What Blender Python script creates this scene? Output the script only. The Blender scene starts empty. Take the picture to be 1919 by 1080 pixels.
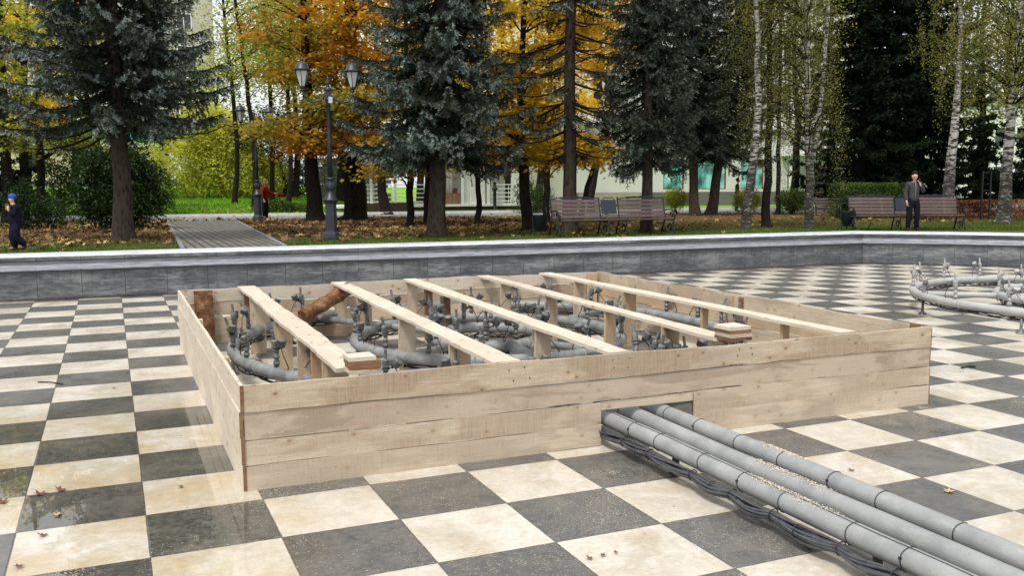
import bpy, bmesh, math, random
import numpy as np
from mathutils import Vector, Matrix
R = math.radians
sc = bpy.context.scene
col = sc.collection
rnd = random.Random(7)

# ------------------------------------------------------------------ camera
F, PITCH, YAW, ROLL = 1712.7, .1119, .4126, -.0025
CAM = np.array([-.126, -5.877, 2.287])
def cam_axes():
    cp, sp, cy, sy, cr, sr = math.cos(PITCH), math.sin(PITCH), math.cos(YAW), math.sin(YAW), math.cos(ROLL), math.sin(ROLL)
    f = np.array([sy*cp, cy*cp, -sp]); r = np.array([cy, -sy, 0.]); u = np.cross(r, f)
    return cr*r+sr*u, -sr*r+cr*u, f
AR, AU, AF = cam_axes()
def at(u, v, z=0.):
    """point of the horizontal plane z seen at pixel u,v of the 1919x1080 photograph"""
    d = (u-960)/F*AR + (540-v)/F*AU + AF
    t = (z-CAM[2])/d[2]
    p = CAM+t*d
    return Vector((p[0], p[1], z))
def at_y(u, v, y):
    """point of the vertical plane Y=y seen at a pixel"""
    d = (u-960)/F*AR + (540-v)/F*AU + AF
    p = CAM+d*((y-CAM[1])/d[1])
    return Vector(p)
cd = bpy.data.cameras.new('camera'); cam = bpy.data.objects.new('camera', cd); col.objects.link(cam)
cd.sensor_width = 36; cd.lens = F/1919*36; cd.clip_end = 3000; cd.clip_start = .05
m = Matrix.Identity(4)
for i in range(3):
    m[i][0] = AR[i]; m[i][1] = AU[i]; m[i][2] = -AF[i]; m[i][3] = CAM[i]
cam.matrix_world = m
sc.camera = cam

# ------------------------------------------------------------------ naming helpers
def tag(o, label=None, cat=None, group=None, kind=None):
    if label: o['label'] = label
    if cat: o['category'] = cat
    if group: o['group'] = group
    if kind: o['kind'] = kind
    return o
def thing(name, label, cat, loc=(0,0,0), rz=0, group=None):
    o = bpy.data.objects.new(name, None); o.empty_display_size = .2; col.objects.link(o)
    o.location = loc; o.rotation_euler = (0, 0, rz)
    return tag(o, label, cat, group)
def link(name, me, mats=None, parent=None):
    o = bpy.data.objects.new(name, me); col.objects.link(o)
    if mats is not None:
        for mm in (mats if isinstance(mats, (list, tuple)) else [mats]): me.materials.append(mm)
    if parent: o.parent = parent
    return o
def children(o): return [c for c in bpy.data.objects if c.parent == o]
def copy_tree(o, parent=None):
    c = o.copy(); col.objects.link(c)
    if parent is not None: c.parent = parent
    for ch in children(o): copy_tree(ch, c)
    return c

# ------------------------------------------------------------------ mesh builder
class Geo:
    def __init__(s): s.V = []; s.Fs = []; s.n = 0
    def add(s, v, f, mi=0, smooth=False):
        v = np.asarray(v, float).reshape(-1, 3); f = np.asarray(f, int)
        s.V.append(v); s.Fs.append((f+s.n, mi, smooth)); s.n += len(v)
    def mesh(s, name):
        me = bpy.data.meshes.new(name)
        V = np.concatenate(s.V)
        me.vertices.add(len(V)); me.vertices.foreach_set('co', V.ravel())
        loops = np.concatenate([f.ravel() for f, _, _ in s.Fs])
        sizes = np.concatenate([np.full(len(f), f.shape[1]) for f, _, _ in s.Fs])
        mats = np.concatenate([np.full(len(f), mi) for f, mi, _ in s.Fs])
        sm = np.concatenate([np.full(len(f), b) for f, _, b in s.Fs])
        me.loops.add(len(loops)); me.loops.foreach_set('vertex_index', loops)
        me.polygons.add(len(sizes))
        st = np.concatenate([[0], np.cumsum(sizes)[:-1]])
        me.polygons.foreach_set('loop_start', st); me.polygons.foreach_set('loop_total', sizes)
        me.polygons.foreach_set('material_index', mats); me.polygons.foreach_set('use_smooth', sm)
        me.update(calc_edges=True); me.validate()
        return me
    def obj(s, name, mats, parent=None): return link(name, s.mesh(name), mats, parent)
    # ---- shapes
    def box(s, c, size, rz=0, mi=0, rot=None):
        x, y, z = [k/2 for k in size]
        v = np.array([[a*x, b*y, d*z] for d in (-1, 1) for a, b in ((-1,-1),(1,-1),(1,1),(-1,1))])
        if rot is None: rot = Matrix.Rotation(rz, 3, 'Z')
        v = v@np.array(rot).T+np.array(c)
        s.add(v, [[3,2,1,0],[4,5,6,7],[0,1,5,4],[1,2,6,5],[2,3,7,6],[3,0,4,7]], mi)
    def bar(s, a, b, w, h, mi=0):
        a = Vector(a); b = Vector(b); d = b-a; L = d.length; d.normalize()
        up = Vector((0,0,1)) if abs(d.z) < .9 else Vector((0,1,0))
        side = d.cross(up).normalized(); up = side.cross(d)
        rot = Matrix((d, side, up)).transposed()
        s.box((a+b)/2, (L, w, h), rot=rot, mi=mi)
    def tube(s, pts, rad, n=8, mi=0, smooth=True, cap=True, closed=False):
        P = np.array([tuple(p) for p in pts], float); m_ = len(P)
        rad = np.full(m_, rad) if np.isscalar(rad) else np.array(rad, float)
        if closed: T = np.roll(P, -1, 0)-np.roll(P, 1, 0)
        else: T = np.gradient(P, axis=0)
        T /= np.linalg.norm(T, axis=1)[:, None]+1e-12
        ref = np.array([0,0,1.]) if abs(T[0][2]) < .9 else np.array([1.,0,0])
        N = np.zeros_like(T); prev = ref-T[0]*(ref@T[0]); prev /= np.linalg.norm(prev); N[0] = prev
        for i in range(1, m_):
            v = prev-T[i]*(prev@T[i]); prev = v/(np.linalg.norm(v)+1e-12); N[i] = prev
        B = np.cross(T, N)
        a = np.arange(n)*2*math.pi/n
        V = P[:, None]+rad[:, None, None]*(np.cos(a)[None, :, None]*N[:, None]+np.sin(a)[None, :, None]*B[:, None])
        rows = m_ if closed else m_-1
        i = np.arange(rows)[:, None]; j = np.arange(n)[None]
        i2 = (i+1) % m_; j2 = (j+1) % n
        f = np.stack([i*n+j, i*n+j2, i2*n+j2, i2*n+j], -1).reshape(-1, 4)
        s.add(V.reshape(-1, 3), f, mi, smooth)
        if cap and not closed:
            k = s.n-m_*n
            s.Fs.append((np.array([[k+q for q in range(n)][::-1]]), mi, False))
            s.Fs.append((np.array([[k+(m_-1)*n+q for q in range(n)]]), mi, False))
    def lathe(s, prof, n=16, c=(0,0,0), mi=0, smooth=True, rot=None, a0=0):
        prof = np.array(prof, float); m_ = len(prof)
        a = a0+np.arange(n)*2*math.pi/n
        V = np.stack([prof[:, None, 0]*np.cos(a), prof[:, None, 0]*np.sin(a), np.repeat(prof[:, 1:2], n, 1)], -1).reshape(-1, 3)
        if rot is not None: V = V@np.array(rot).T
        V = V+np.array(c)
        i = np.arange(m_-1)[:, None]; j = np.arange(n)[None]; j2 = (j+1) % n
        f = np.stack([i*n+j, i*n+j2, (i+1)*n+j2, (i+1)*n+j], -1).reshape(-1, 4)
        s.add(V, f, mi, smooth)
        k = s.n-m_*n
        s.Fs.append((np.array([[k+q for q in range(n)][::-1]]), mi, False))
        s.Fs.append((np.array([[k+(m_-1)*n+q for q in range(n)]]), mi, False))
    def ball(s, c, r, n=10, mi=0, rot=None):
        r = (r, r, r) if np.isscalar(r) else r
        th = np.linspace(0.06, math.pi-.06, n//2+2); a = np.arange(n)*2*math.pi/n
        V = np.stack([np.sin(th)[:, None]*np.cos(a)*r[0], np.sin(th)[:, None]*np.sin(a)*r[1], -np.cos(th)[:, None]*np.ones(n)*r[2]], -1).reshape(-1, 3)
        if rot is not None: V = V@np.array(rot).T
        m_ = len(th); i = np.arange(m_-1)[:, None]; j = np.arange(n)[None]; j2 = (j+1) % n
        s.add(V+np.array(c), np.stack([i*n+j, i*n+j2, (i+1)*n+j2, (i+1)*n+j], -1).reshape(-1, 4), mi, True)
        k = s.n-m_*n
        s.Fs.append((np.array([[k+q for q in range(n)][::-1]]), mi, True)); s.Fs.append((np.array([[k+(m_-1)*n+q for q in range(n)]]), mi, True))
    def prism(s, poly, y0, y1, mi=0):
        """outline in x,z extruded along y"""
        n = len(poly)
        v = [(x, y0, z) for x, z in poly]+[(x, y1, z) for x, z in poly]
        s.add(v, [[i, (i+1) % n, n+(i+1) % n, n+i] for i in range(n)], mi)
        k = s.n-2*n
        s.Fs.append((np.array([[k+q for q in range(n)][::-1]]), mi, False)); s.Fs.append((np.array([[k+n+q for q in range(n)]]), mi, False))

# ------------------------------------------------------------------ materials
class NT:
    def __init__(s, name):
        s.m = bpy.data.materials.new(name); s.m.use_nodes = True; s.t = s.m.node_tree; s.b = s.t.nodes['Principled BSDF']
        s.tc = s.n('ShaderNodeTexCoord')
    def n(s, ty, **kw):
        nd = s.t.nodes.new(ty)
        for k, v in kw.items(): setattr(nd, k, v)
        return nd
    def set(s, sock, v):
        if isinstance(v, bpy.types.NodeSocket): s.t.links.new(v, sock)
        elif v is not None:
            if sock.type == 'RGBA' and len(v) == 3: v = (*v, 1)
            sock.default_value = v
    def math(s, op, a, b=None, c=None, clamp=False):
        nd = s.n('ShaderNodeMath', operation=op, use_clamp=clamp)
        s.set(nd.inputs[0], a); s.set(nd.inputs[1], b)
        if c is not None: s.set(nd.inputs[2], c)
        return nd.outputs[0]
    def map(s, vec, scale=(1,1,1), loc=(0,0,0), rot=(0,0,0)):
        nd = s.n('ShaderNodeMapping'); s.set(nd.inputs['Vector'], vec)
        nd.inputs['Scale'].default_value = scale; nd.inputs['Location'].default_value = loc; nd.inputs['Rotation'].default_value = rot
        return nd.outputs[0]
    def vadd(s, a, b):
        nd = s.n('ShaderNodeVectorMath', operation='ADD'); s.set(nd.inputs[0], a); s.set(nd.inputs[1], b); return nd.outputs[0]
    def noise(s, vec, scale=5, detail=4, rough=.5, dist=0):
        nd = s.n('ShaderNodeTexNoise'); s.set(nd.inputs['Vector'], vec)
        nd.inputs['Scale'].default_value = scale; nd.inputs['Detail'].default_value = min(detail, 5)
        nd.inputs['Roughness'].default_value = rough; nd.inputs['Distortion'].default_value = dist
        return nd.outputs['Fac']
    def vor(s, vec, scale=5, feature='F1', out='Distance', rand=1):
        nd = s.n('ShaderNodeTexVoronoi', feature=feature); s.set(nd.inputs['Vector'], vec); nd.inputs['Scale'].default_value = scale
        nd.inputs['Randomness'].default_value = rand
        return nd.outputs[out]
    def ramp(s, fac, stops, interp='LINEAR'):
        nd = s.n('ShaderNodeValToRGB'); s.set(nd.inputs[0], fac); cr = nd.color_ramp; cr.interpolation = interp
        while len(cr.elements) < len(stops): cr.elements.new(.5)
        for e, (p, c) in zip(cr.elements, stops):
            e.position = p; e.color = (c, c, c, 1) if np.isscalar(c) else (*c, 1)
        return nd.outputs[0]
    def mix(s, fac, a, b, mode='MIX'):
        nd = s.n('ShaderNodeMix', data_type='RGBA', blend_type=mode); s.set(nd.inputs[0], fac)
        s.set(nd.inputs[6], a); s.set(nd.inputs[7], b); return nd.outputs[2]
    def step(s, v, lo, hi):
        nd = s.n('ShaderNodeMapRange', interpolation_type='SMOOTHSTEP'); s.set(nd.inputs[0], v)
        nd.inputs[1].default_value = lo; nd.inputs[2].default_value = hi; return nd.outputs[0]
    def sep(s, v):
        nd = s.n('ShaderNodeSeparateXYZ'); s.set(nd.inputs[0], v); return nd.outputs
    def rand(s):
        nd = s.n('ShaderNodeObjectInfo'); return nd.outputs['Random']
    def island(s): return s.n('ShaderNodeNewGeometry').outputs['Random Per Island']
    def bump(s, h, strength=.3, dist=.01):
        nd = s.n('ShaderNodeBump'); nd.inputs['Strength'].default_value = strength; nd.inputs['Distance'].default_value = dist
        s.set(nd.inputs['Height'], h); s.t.links.new(nd.outputs[0], s.b.inputs['Normal'])
    def done(s, colr=None, rough=None, metal=None, spec=None):
        if colr is not None: s.set(s.b.inputs['Base Color'], colr)
        if rough is not None: s.set(s.b.inputs['Roughness'], rough)
        if metal is not None: s.set(s.b.inputs['Metallic'], metal)
        if spec is not None: s.set(s.b.inputs['Specular IOR Level'], spec)
        return s.m

def simple(name, c, rough=.6, metal=0, var=.15, scale=8, bump=.15, spec=.5):
    t = NT(name); o = t.tc.outputs['Object']
    n = t.noise(o, scale, 6, .6)
    dk = tuple(k*(1-var) for k in c); lt = tuple(min(1, k*(1+var)) for k in c)
    cc = t.ramp(n, [(.3, dk), (.7, lt)])
    if bump: t.bump(t.noise(o, scale*6, 4, .6), bump, .01)
    return t.done(cc, t.ramp(n, [(.3, max(0, rough-.08)), (.7, min(1, rough+.08))]), metal, spec)

def make_tile():
    t = NT('checker_stone'); o = t.tc.outputs['Object']; x, y, z = t.sep(o)
    gx = t.math('DIVIDE', t.math('ADD', x, t.math('MULTIPLY', t.math('SUBTRACT', t.noise(t.map(o, loc=(3, 1, 0)), 2.5, 6, .8), .5), .014)), .8)
    gy = t.math('DIVIDE', t.math('ADD', y, t.math('MULTIPLY', t.math('SUBTRACT', t.noise(t.map(o, loc=(7, 5, 0)), 2.5, 6, .8), .5), .014)), .8)
    fx = t.math('FLOOR', gx); fy = t.math('FLOOR', gy)
    par = t.math('MODULO', t.math('ABSOLUTE', t.math('ADD', fx, fy)), 2.)    # 0 = dark
    # joint distance
    def edge(g): 
        fr = t.math('FRACT', g); return t.math('MINIMUM', fr, t.math('SUBTRACT', 1., fr))
    e = t.math('MINIMUM', edge(gx), edge(gy))
    joint = t.math('SUBTRACT', 1., t.step(e, .003, .0088))
    cell = t.n('ShaderNodeCombineXYZ'); t.set(cell.inputs[0], fx); t.set(cell.inputs[1], fy)
    wn = t.n('ShaderNodeTexWhiteNoise', noise_dimensions='3D'); t.set(wn.inputs[0], cell.outputs[0]); cr = wn.outputs['Value']
    shift = t.n('ShaderNodeVectorMath', operation='SCALE'); t.set(shift.inputs[0], wn.outputs['Color']); shift.inputs['Scale'].default_value = 40
    ov = t.vadd(o, shift.outputs[0])
    big = t.noise(ov, 1.6, 8, .62, .6); fine = t.noise(ov, 22, 8, .7); mid = t.noise(ov, 6, 8, .65, .4)
    world_big = t.noise(o, .45, 4, .55, .3)
    # wet, stained zone by the left side of the box
    wx = t.math('SUBTRACT', 1., t.step(t.math('ADD', x, t.math('MULTIPLY', t.noise(o, .9, 4, .6), 1.6)), 1.2, 2.2))
    wy1 = t.step(t.math('ADD', y, t.math('MULTIPLY', t.noise(t.map(o, loc=(9,3,0)), .8, 4, .6), 1.6)), -1.6, -1.0)
    wy2 = t.math('SUBTRACT', 1., t.step(y, 2.6, 6.))
    wet = t.math('MULTIPLY', t.math('MULTIPLY', wx, wy1), wy2)
    film = t.math('MULTIPLY', wet, t.step(t.noise(o, .8, 6, .6, .2), .30, .40))
    stain = t.math('MULTIPLY', t.math('ADD', t.math('MULTIPLY', wet, .75), .16), t.ramp(big, [(.36, 0.), (.68, 1.)]))
    light = t.mix(t.ramp(mid, [(.3, 0.), (.72, 1.)]), (.50, .455, .375), (.64, .61, .55))
    light = t.mix(t.math('MULTIPLY', cr, .28), light, (.52, .50, .46))
    light = t.mix(stain, light, (.42, .31, .155))
    specks = t.ramp(t.noise(ov, 60, 4, .8), [(.30, 1.), (.36, 0.)])
    light = t.mix(t.math('MULTIPLY', specks, t.ramp(mid, [(.45, 0.), (.6, .8)])), light, (.20, .16, .12))
    spots = t.ramp(t.vor(ov, 3.1), [(.02, 1.), (.045, 0.)])
    light = t.mix(t.math('MULTIPLY', spots, .8), light, (.09, .06, .04))
    dark = t.mix(t.ramp(mid, [(.3, 0.), (.7, 1.)]), (.050, .050, .050), (.110, .107, .102))
    dark = t.mix(t.math('MULTIPLY', cr, .8), dark, (.066, .069, .075))
    dark = t.mix(t.math('MULTIPLY', wet, .7), dark, (.050, .048, .034))
    scr = t.ramp(t.noise(t.map(ov, (1, 7, 1), rot=(0,0,.5)), 9, 6, .75), [(.68, 0.), (.78, .5)])
    dark = t.mix(t.math('MULTIPLY', scr, .4), dark, (.30, .28, .25))
    far = t.step(y, 3., 9.)
    c = t.mix(par, dark, light)
    c = t.mix(t.ramp(t.noise(t.map(o, loc=(2, 9, 0)), 1.1, 9, .72, .6), [(.46, 0.), (.62, .55)]), c, t.mix(par, (.155, .14, .115), (.36, .29, .19)))
    # long scuffs and drag marks crossing the joints
    c = t.mix(t.math('MULTIPLY', t.ramp(fine, [(.4, 0.), (.65, 1.)]), .30), c, (.22, .20, .17))
    drag = t.ramp(t.noise(t.map(o, (1, 9, 1), rot=(0, 0, .35)), 1.3, 8, .8), [(.60, 0.), (.68, .45)])
    c = t.mix(t.math('MULTIPLY', drag, par), c, (.30, .25, .19))
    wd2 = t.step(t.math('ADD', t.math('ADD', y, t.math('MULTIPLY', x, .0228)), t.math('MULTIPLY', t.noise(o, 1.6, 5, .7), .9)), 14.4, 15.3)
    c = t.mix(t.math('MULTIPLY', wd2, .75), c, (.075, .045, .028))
    c = t.mix(t.math('MULTIPLY', joint, .85), c, (.055, .045, .035))
    rdry = t.ramp(t.noise(o, 1.1, 6, .6, .5), [(.40, .22), (.62, .55)])
    rough = t.mix(film, rdry, (.012, .012, .012))
    h = t.math('SUBTRACT', t.math('MULTIPLY', t.math('SUBTRACT', 1., film), t.math('ADD', t.math('MULTIPLY', fine, .25), t.math('MULTIPLY', mid, .3))), t.math('MULTIPLY', joint, 1.2))
    t.bump(h, .35, .004)
    return t.done(c, rough, 0, .5)
M = {}
M['tile'] = make_tile()

def make_bench_wood():
    t = NT('weathered_bench_wood'); o = t.tc.outputs['Object']; r = t.rand()
    n = t.noise(t.map(o, (1.2, 22, 22)), 4, 5, .7, .5); n2 = t.noise(o, 5, 5, .7)
    c = t.mix(t.ramp(n, [(.36, 0.), (.62, 1.)]), (.070, .052, .048), (.135, .102, .094))
    c = t.mix(t.math('MULTIPLY', r, .45), c, (.09, .058, .052)); c = t.mix(t.ramp(n2, [(.58, 0.), (.68, .5)]), c, (.20, .16, .145))
    t.bump(n, .4, .004)
    return t.done(c, .7, 0, .25)
def make_wood(name, base=(.59, .495, .37), tint=(.41, .315, .215), stainc=(.23, .135, .075), stain=.9, pale=(.65, .57, .455)):
    t = NT(name); r = t.rand()
    sh = t.n('ShaderNodeCombineXYZ'); t.set(sh.inputs[0], t.math('MULTIPLY', r, 37.)); t.set(sh.inputs[1], t.math('MULTIPLY', r, 11.)); t.set(sh.inputs[2], t.math('MULTIPLY', r, 23.))
    o = t.vadd(t.tc.outputs['Object'], sh.outputs[0])
    px = t.sep(o)
    c2 = t.n('ShaderNodeCombineXYZ'); t.set(c2.inputs[0], px[0]); t.set(c2.inputs[1], t.math('MULTIPLY', t.math('ADD', px[1], px[2]), 1.5))
    kv = t.n('ShaderNodeTexVoronoi', voronoi_dimensions='2D'); t.set(kv.inputs['Vector'], c2.outputs[0]); kv.inputs['Scale'].default_value = 2.7
    kd = kv.outputs['Distance']                                          # knots
    pull = t.math('MULTIPLY', t.ramp(kd, [(0., 1.), (.26, 0.)]), .05)
    cc = t.n('ShaderNodeCombineXYZ'); t.set(cc.inputs[0], px[0]); t.set(cc.inputs[1], px[1]); t.set(cc.inputs[2], t.math('ADD', px[2], pull))
    g = cc.outputs[0]
    grain = t.noise(t.map(g, (.55, 13, 13)), 4, 10, .7, .9)
    fineg = t.noise(t.map(g, (2, 60, 60)), 6, 5, .6)
    patch = t.noise(t.map(o, (.8, 1, 2.2)), 1.1, 6, .6, .4)
    saw = t.noise(t.map(o, (60, 4, 2.5)), 2, 4, .75)
    c = t.mix(t.ramp(grain, [(.38, 0.), (.62, 1.)]), base, tint)
    c = t.mix(t.math('MULTIPLY', t.ramp(fineg, [(.4, 0.), (.62, 1.)]), .38), c, tuple(k*.66 for k in base))
    st = t.math('MULTIPLY', t.ramp(patch, [(.46, 0.), (.56, 1.)]), t.math('MULTIPLY', t.ramp(saw, [(.3, .25), (.7, 1.)]), stain))
    c = t.mix(st, c, stainc)
    c = t.mix(t.math('MULTIPLY', t.ramp(saw, [(.42, 1.), (.55, 0.)]), .34), c, tuple(k*.55 for k in base))
    damp = t.noise(t.map(o, (.9, 1, 1.2)), 2.1, 5, .7, .5)
    c = t.mix(t.ramp(damp, [(.55, 0.), (.66, .55)]), c, (.36, .285, .20))
    knot = t.ramp(kd, [(.034, 1.), (.060, 0.)])
    halo = t.ramp(kd, [(.05, 1.), (.16, 0.)])
    c = t.mix(t.math('MULTIPLY', halo, .38), c, (.34, .20, .11))
    c = t.mix(t.math('MULTIPLY', knot, .8), c, (.17, .085, .04))
    if pale: c = t.mix(t.math('MULTIPLY', r, .42), c, pale)
    kv2 = t.n('ShaderNodeTexVoronoi', voronoi_dimensions='2D'); t.set(kv2.inputs['Vector'], c2.outputs[0]); kv2.inputs['Scale'].default_value = 7.3
    dots = t.ramp(kv2.outputs['Distance'], [(.018, 1.), (.034, 0.)])
    edge = t.noise(t.map(o, (.5, 3, 3)), 2.2, 5, .6, .8)
    c = t.mix(t.math('MULTIPLY', t.ramp(edge, [(.56, 0.), (.60, .8)]), stain*.6), c, tuple(k*.62 for k in base))
    c = t.mix(t.math('MULTIPLY', dots, .75), c, (.05, .035, .03))
    t.bump(t.math('ADD', t.math('MULTIPLY', saw, .6), t.math('ADD', grain, fineg)), .45, .004)
    return t.done(c, .78, 0, .25)
M['wood'] = make_wood('sawn_wood')
M['wood_stained'] = make_wood('stained_sawn_wood', (.44, .34, .25), (.36, .26, .18), (.17, .088, .045), 1.1)
M['wood_pale'] = make_wood('pale_sawn_wood', (.66, .59, .49), (.54, .455, .355), (.38, .26, .17), .4)
M['wood_post'] = make_wood('yellow_sawn_wood', (.52, .38, .235), (.40, .26, .13), (.21, .11, .05), .6)
M['wood_red'] = make_wood('reddish_sawn_wood', (.27, .155, .09), (.19, .095, .05), (.09, .04, .02), .8, None)

def make_bark(name, c1, c2, zs=3, sc_=9, bump=1., moss=None):
    t = NT(name); o = t.tc.outputs['Object']
    v = t.map(o, (1, 1, 1/zs))
    n = t.noise(v, sc_, 8, .7, .6); w = t.vor(v, sc_*1.6)
    f = t.math('MULTIPLY', t.math('ADD', n, w), .6)
    c = t.ramp(f, [(.25, c1), (.7, c2)])
    if moss: c = t.mix(t.math('MULTIPLY', t.ramp(t.noise(o, 1.2, 5, .6), [(.5, 0.), (.65, 1.)]), .5), c, moss)
    t.bump(f, bump, .03)
    return t.done(c, .95, 0, .15)
M['bark'] = make_bark('grey_brown_bark', (.010, .008, .006), (.062, .047, .037), moss=(.035, .036, .020))
M['bark_dark'] = make_bark('near_black_bark', (.004, .003, .003), (.020, .016, .013))  # evenly near-black bark colour
def make_logbark():
    t = NT('reddish_log_bark'); o = t.tc.outputs['Object']
    n = t.noise(o, 9, 8, .75, .8); n2 = t.noise(o, 2.6, 6, .7, .4); f = t.noise(o, 45, 5, .7)
    c = t.ramp(t.math('ADD', t.math('MULTIPLY', n, .65), t.math('MULTIPLY', n2, .35)), [(.36, (.035, .014, .008)), (.47, (.15, .065, .03)), (.56, (.27, .14, .07)), (.66, (.46, .33, .21))])
    c = t.mix(t.math('MULTIPLY', f, .3), c, (.08, .035, .018))
    t.bump(t.math('ADD', n, f), .8, .02)
    return t.done(c, .9, 0, .2)
M['bark_pine'] = make_logbark()
def make_birch():
    t = NT('birch_bark'); o = t.tc.outputs['Object']; x, y, z = t.sep(o)
    n = t.noise(t.map(o, (1, 1, 3.6)), 3.3, 6, .7, .3); n2 = t.noise(t.map(o, (1, 1, 9)), 6, 5, .6)
    low = t.math('SUBTRACT', 1., t.step(t.math('ADD', z, t.math('MULTIPLY', n2, 1.2)), 1.4, 4.4))
    k = t.math('ADD', t.ramp(n, [(.47, 0.), (.55, 1.)]), t.math('MULTIPLY', low, t.ramp(n2, [(.34, 0.), (.46, .95)])), clamp=True)
    fine = t.ramp(t.noise(t.map(o, (1, 1, 14)), 5, 4, .6), [(.6, 0.), (.68, .7)])
    c = t.mix(t.math('MAXIMUM', k, fine), t.mix(t.noise(o, 2, 5, .6), (.30, .28, .25), (.66, .65, .62)), (.035, .030, .026))
    t.bump(t.math('ADD', n, n2), .7, .02)
    return t.done(c, .8, 0, .2)
M['birch'] = make_birch()

def make_leaf(name, stops, rough=.6, trans=.35, patch=.35, scale=.9):
    t = NT(name); o = t.tc.outputs['Object']
    isl = t.island(); nz = t.noise(o, scale, 3, .6)
    f = t.math('ADD', t.math('MULTIPLY', isl, 1-patch), t.math('MULTIPLY', t.step(nz, .34, .66), patch))
    c = t.ramp(f, stops)
    t.done(c, rough, 0, .12)
    if trans:
        tr = t.n('ShaderNodeBsdfTranslucent'); t.set(tr.inputs[0], c)
        mx = t.n('ShaderNodeMixShader'); mx.inputs[0].default_value = trans
        out = t.t.nodes['Material Output']
        t.t.links.new(t.b.outputs[0], mx.inputs[1]); t.t.links.new(tr.outputs[0], mx.inputs[2]); t.t.links.new(mx.outputs[0], out.inputs[0])
    return t.m
M['needle_blue'] = make_leaf('blue_spruce_needles', [(0, (.018, .017, .009)), (.35, (.024, .030, .016)), (.62, (.043, .057, .038)), (.85, (.082, .104, .080)), (1, (.13, .158, .132))], .65, .1, .62, .75)
M['needle_tip'] = make_leaf('pale_blue_needle_tips', [(0, (.04, .046, .030)), (.4, (.10, .13, .11)), (.7, (.22, .275, .25)), (1, (.40, .46, .43))], .65, .1, .6, .8)
M['needle_grey_tip'] = make_leaf('pale_grey_needle_tips', [(0, (.02, .024, .014)), (.5, (.055, .072, .052)), (1, (.14, .165, .135))], .65, .1, .55, .8)
M['needle_grey'] = make_leaf('grey_green_needles', [(0, (.010, .013, .007)), (.5, (.028, .036, .023)), (1, (.075, .090, .066))], .65, .1, .4)
M['needle_dark'] = make_leaf('dark_spruce_needles', [(0, (.004, .008, .004)), (.6, (.010, .019, .008)), (1, (.022, .04, .014))], .7, .05, .4)
M['maple_orange'] = make_leaf('orange_maple_leaves', [(0, (.16, .12, .02)), (.25, (.40, .24, .02)), (.55, (.70, .33, .02)), (.85, (.78, .42, .03)), (1, (.50, .13, .02))], .5, .55, .6, .6)
M['maple_yellow'] = make_leaf('yellow_maple_leaves', [(0, (.34, .25, .02)), (.4, (.66, .43, .02)), (.8, (.86, .60, .04)), (1, (.80, .40, .03))], .5, .55, .5, .6)
M['maple_olive'] = make_leaf('olive_maple_leaves', [(0, (.10, .12, .02)), (.35, (.24, .22, .03)), (.65, (.42, .28, .035)), (1, (.60, .27, .04))], .5, .5, .6, .6)
M['leaf_lime'] = make_leaf('yellow_green_leaves', [(0, (.14, .18, .025)), (.5, (.34, .37, .05)), (1, (.60, .54, .08))], .5, .5, .5)
M['leaf_skylit'] = make_leaf('skylit_yellow_green_leaves', [(0, (.34, .38, .04)), (.5, (.62, .62, .09)), (1, (.80, .74, .15))], .5, .5, .45, .5)  # open-sky light on the lawn bushes put into a raised leaf colour
M['leaf_green'] = make_leaf('green_shrub_leaves', [(0, (.020, .042, .010)), (.55, (.055, .095, .018)), (.9, (.12, .15, .028)), (1, (.30, .24, .04))], .5, .35, .4)
M['leaf_darkgreen'] = make_leaf('dark_green_leaves', [(0, (.010, .024, .008)), (.7, (.028, .055, .014)), (1, (.06, .10, .02))], .45, .25, .4)
M['leaf_birch'] = make_leaf('birch_leaves', [(0, (.07, .09, .024)), (.5, (.19, .21, .05)), (.85, (.35, .31, .07)), (1, (.50, .28, .07))], .5, .5, .55, .5)
M['leaf_red'] = make_leaf('red_brown_leaves', [(0, (.06, .02, .012)), (.5, (.20, .06, .03)), (1, (.36, .22, .14))], .6, .3, .3)
M['litter'] = make_leaf('fallen_leaf_litter', [(0, (.028, .016, .010)), (.35, (.085, .046, .024)), (.62, (.21, .125, .06)), (.85, (.46, .32, .12)), (1, (.66, .50, .10))], .7, .1, .35, .35)
M['grass'] = make_leaf('grass_blades', [(0, (.030, .06, .010)), (.6, (.085, .12, .018)), (1, (.19, .20, .05))], .6, .3, .5, .5)

def make_ground():
    t = NT('park_soil_grass'); o = t.tc.outputs['Object']
    a = t.noise(o, .35, 6, .6, .3); b = t.noise(o, 6, 8, .7); c_ = t.noise(o, 30, 4, .7)
    g = t.mix(t.ramp(b, [(.35, 0.), (.65, 1.)]), (.030, .052, .012), (.085, .12, .022))
    s = t.mix(t.ramp(c_, [(.35, 0.), (.65, 1.)]), (.055, .034, .018), (.17, .105, .05))
    x, y, z = t.sep(o)
    far = t.step(y, 31., 35.)
    near = t.math('SUBTRACT', 1., t.step(y, 17., 19.6))
    gf = t.math('MAXIMUM', t.math('MAXIMUM', far, near), t.ramp(a, [(.5, 0.), (.62, .8)]))
    c = t.mix(gf, s, g)
    c = t.mix(t.math('MULTIPLY', far, .85), c, t.mix(b, (.12, .27, .02), (.24, .46, .05)))
    t.bump(b, .8, .05)
    return t.done(c, .95, 0, .1)
M['ground'] = make_ground()

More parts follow.
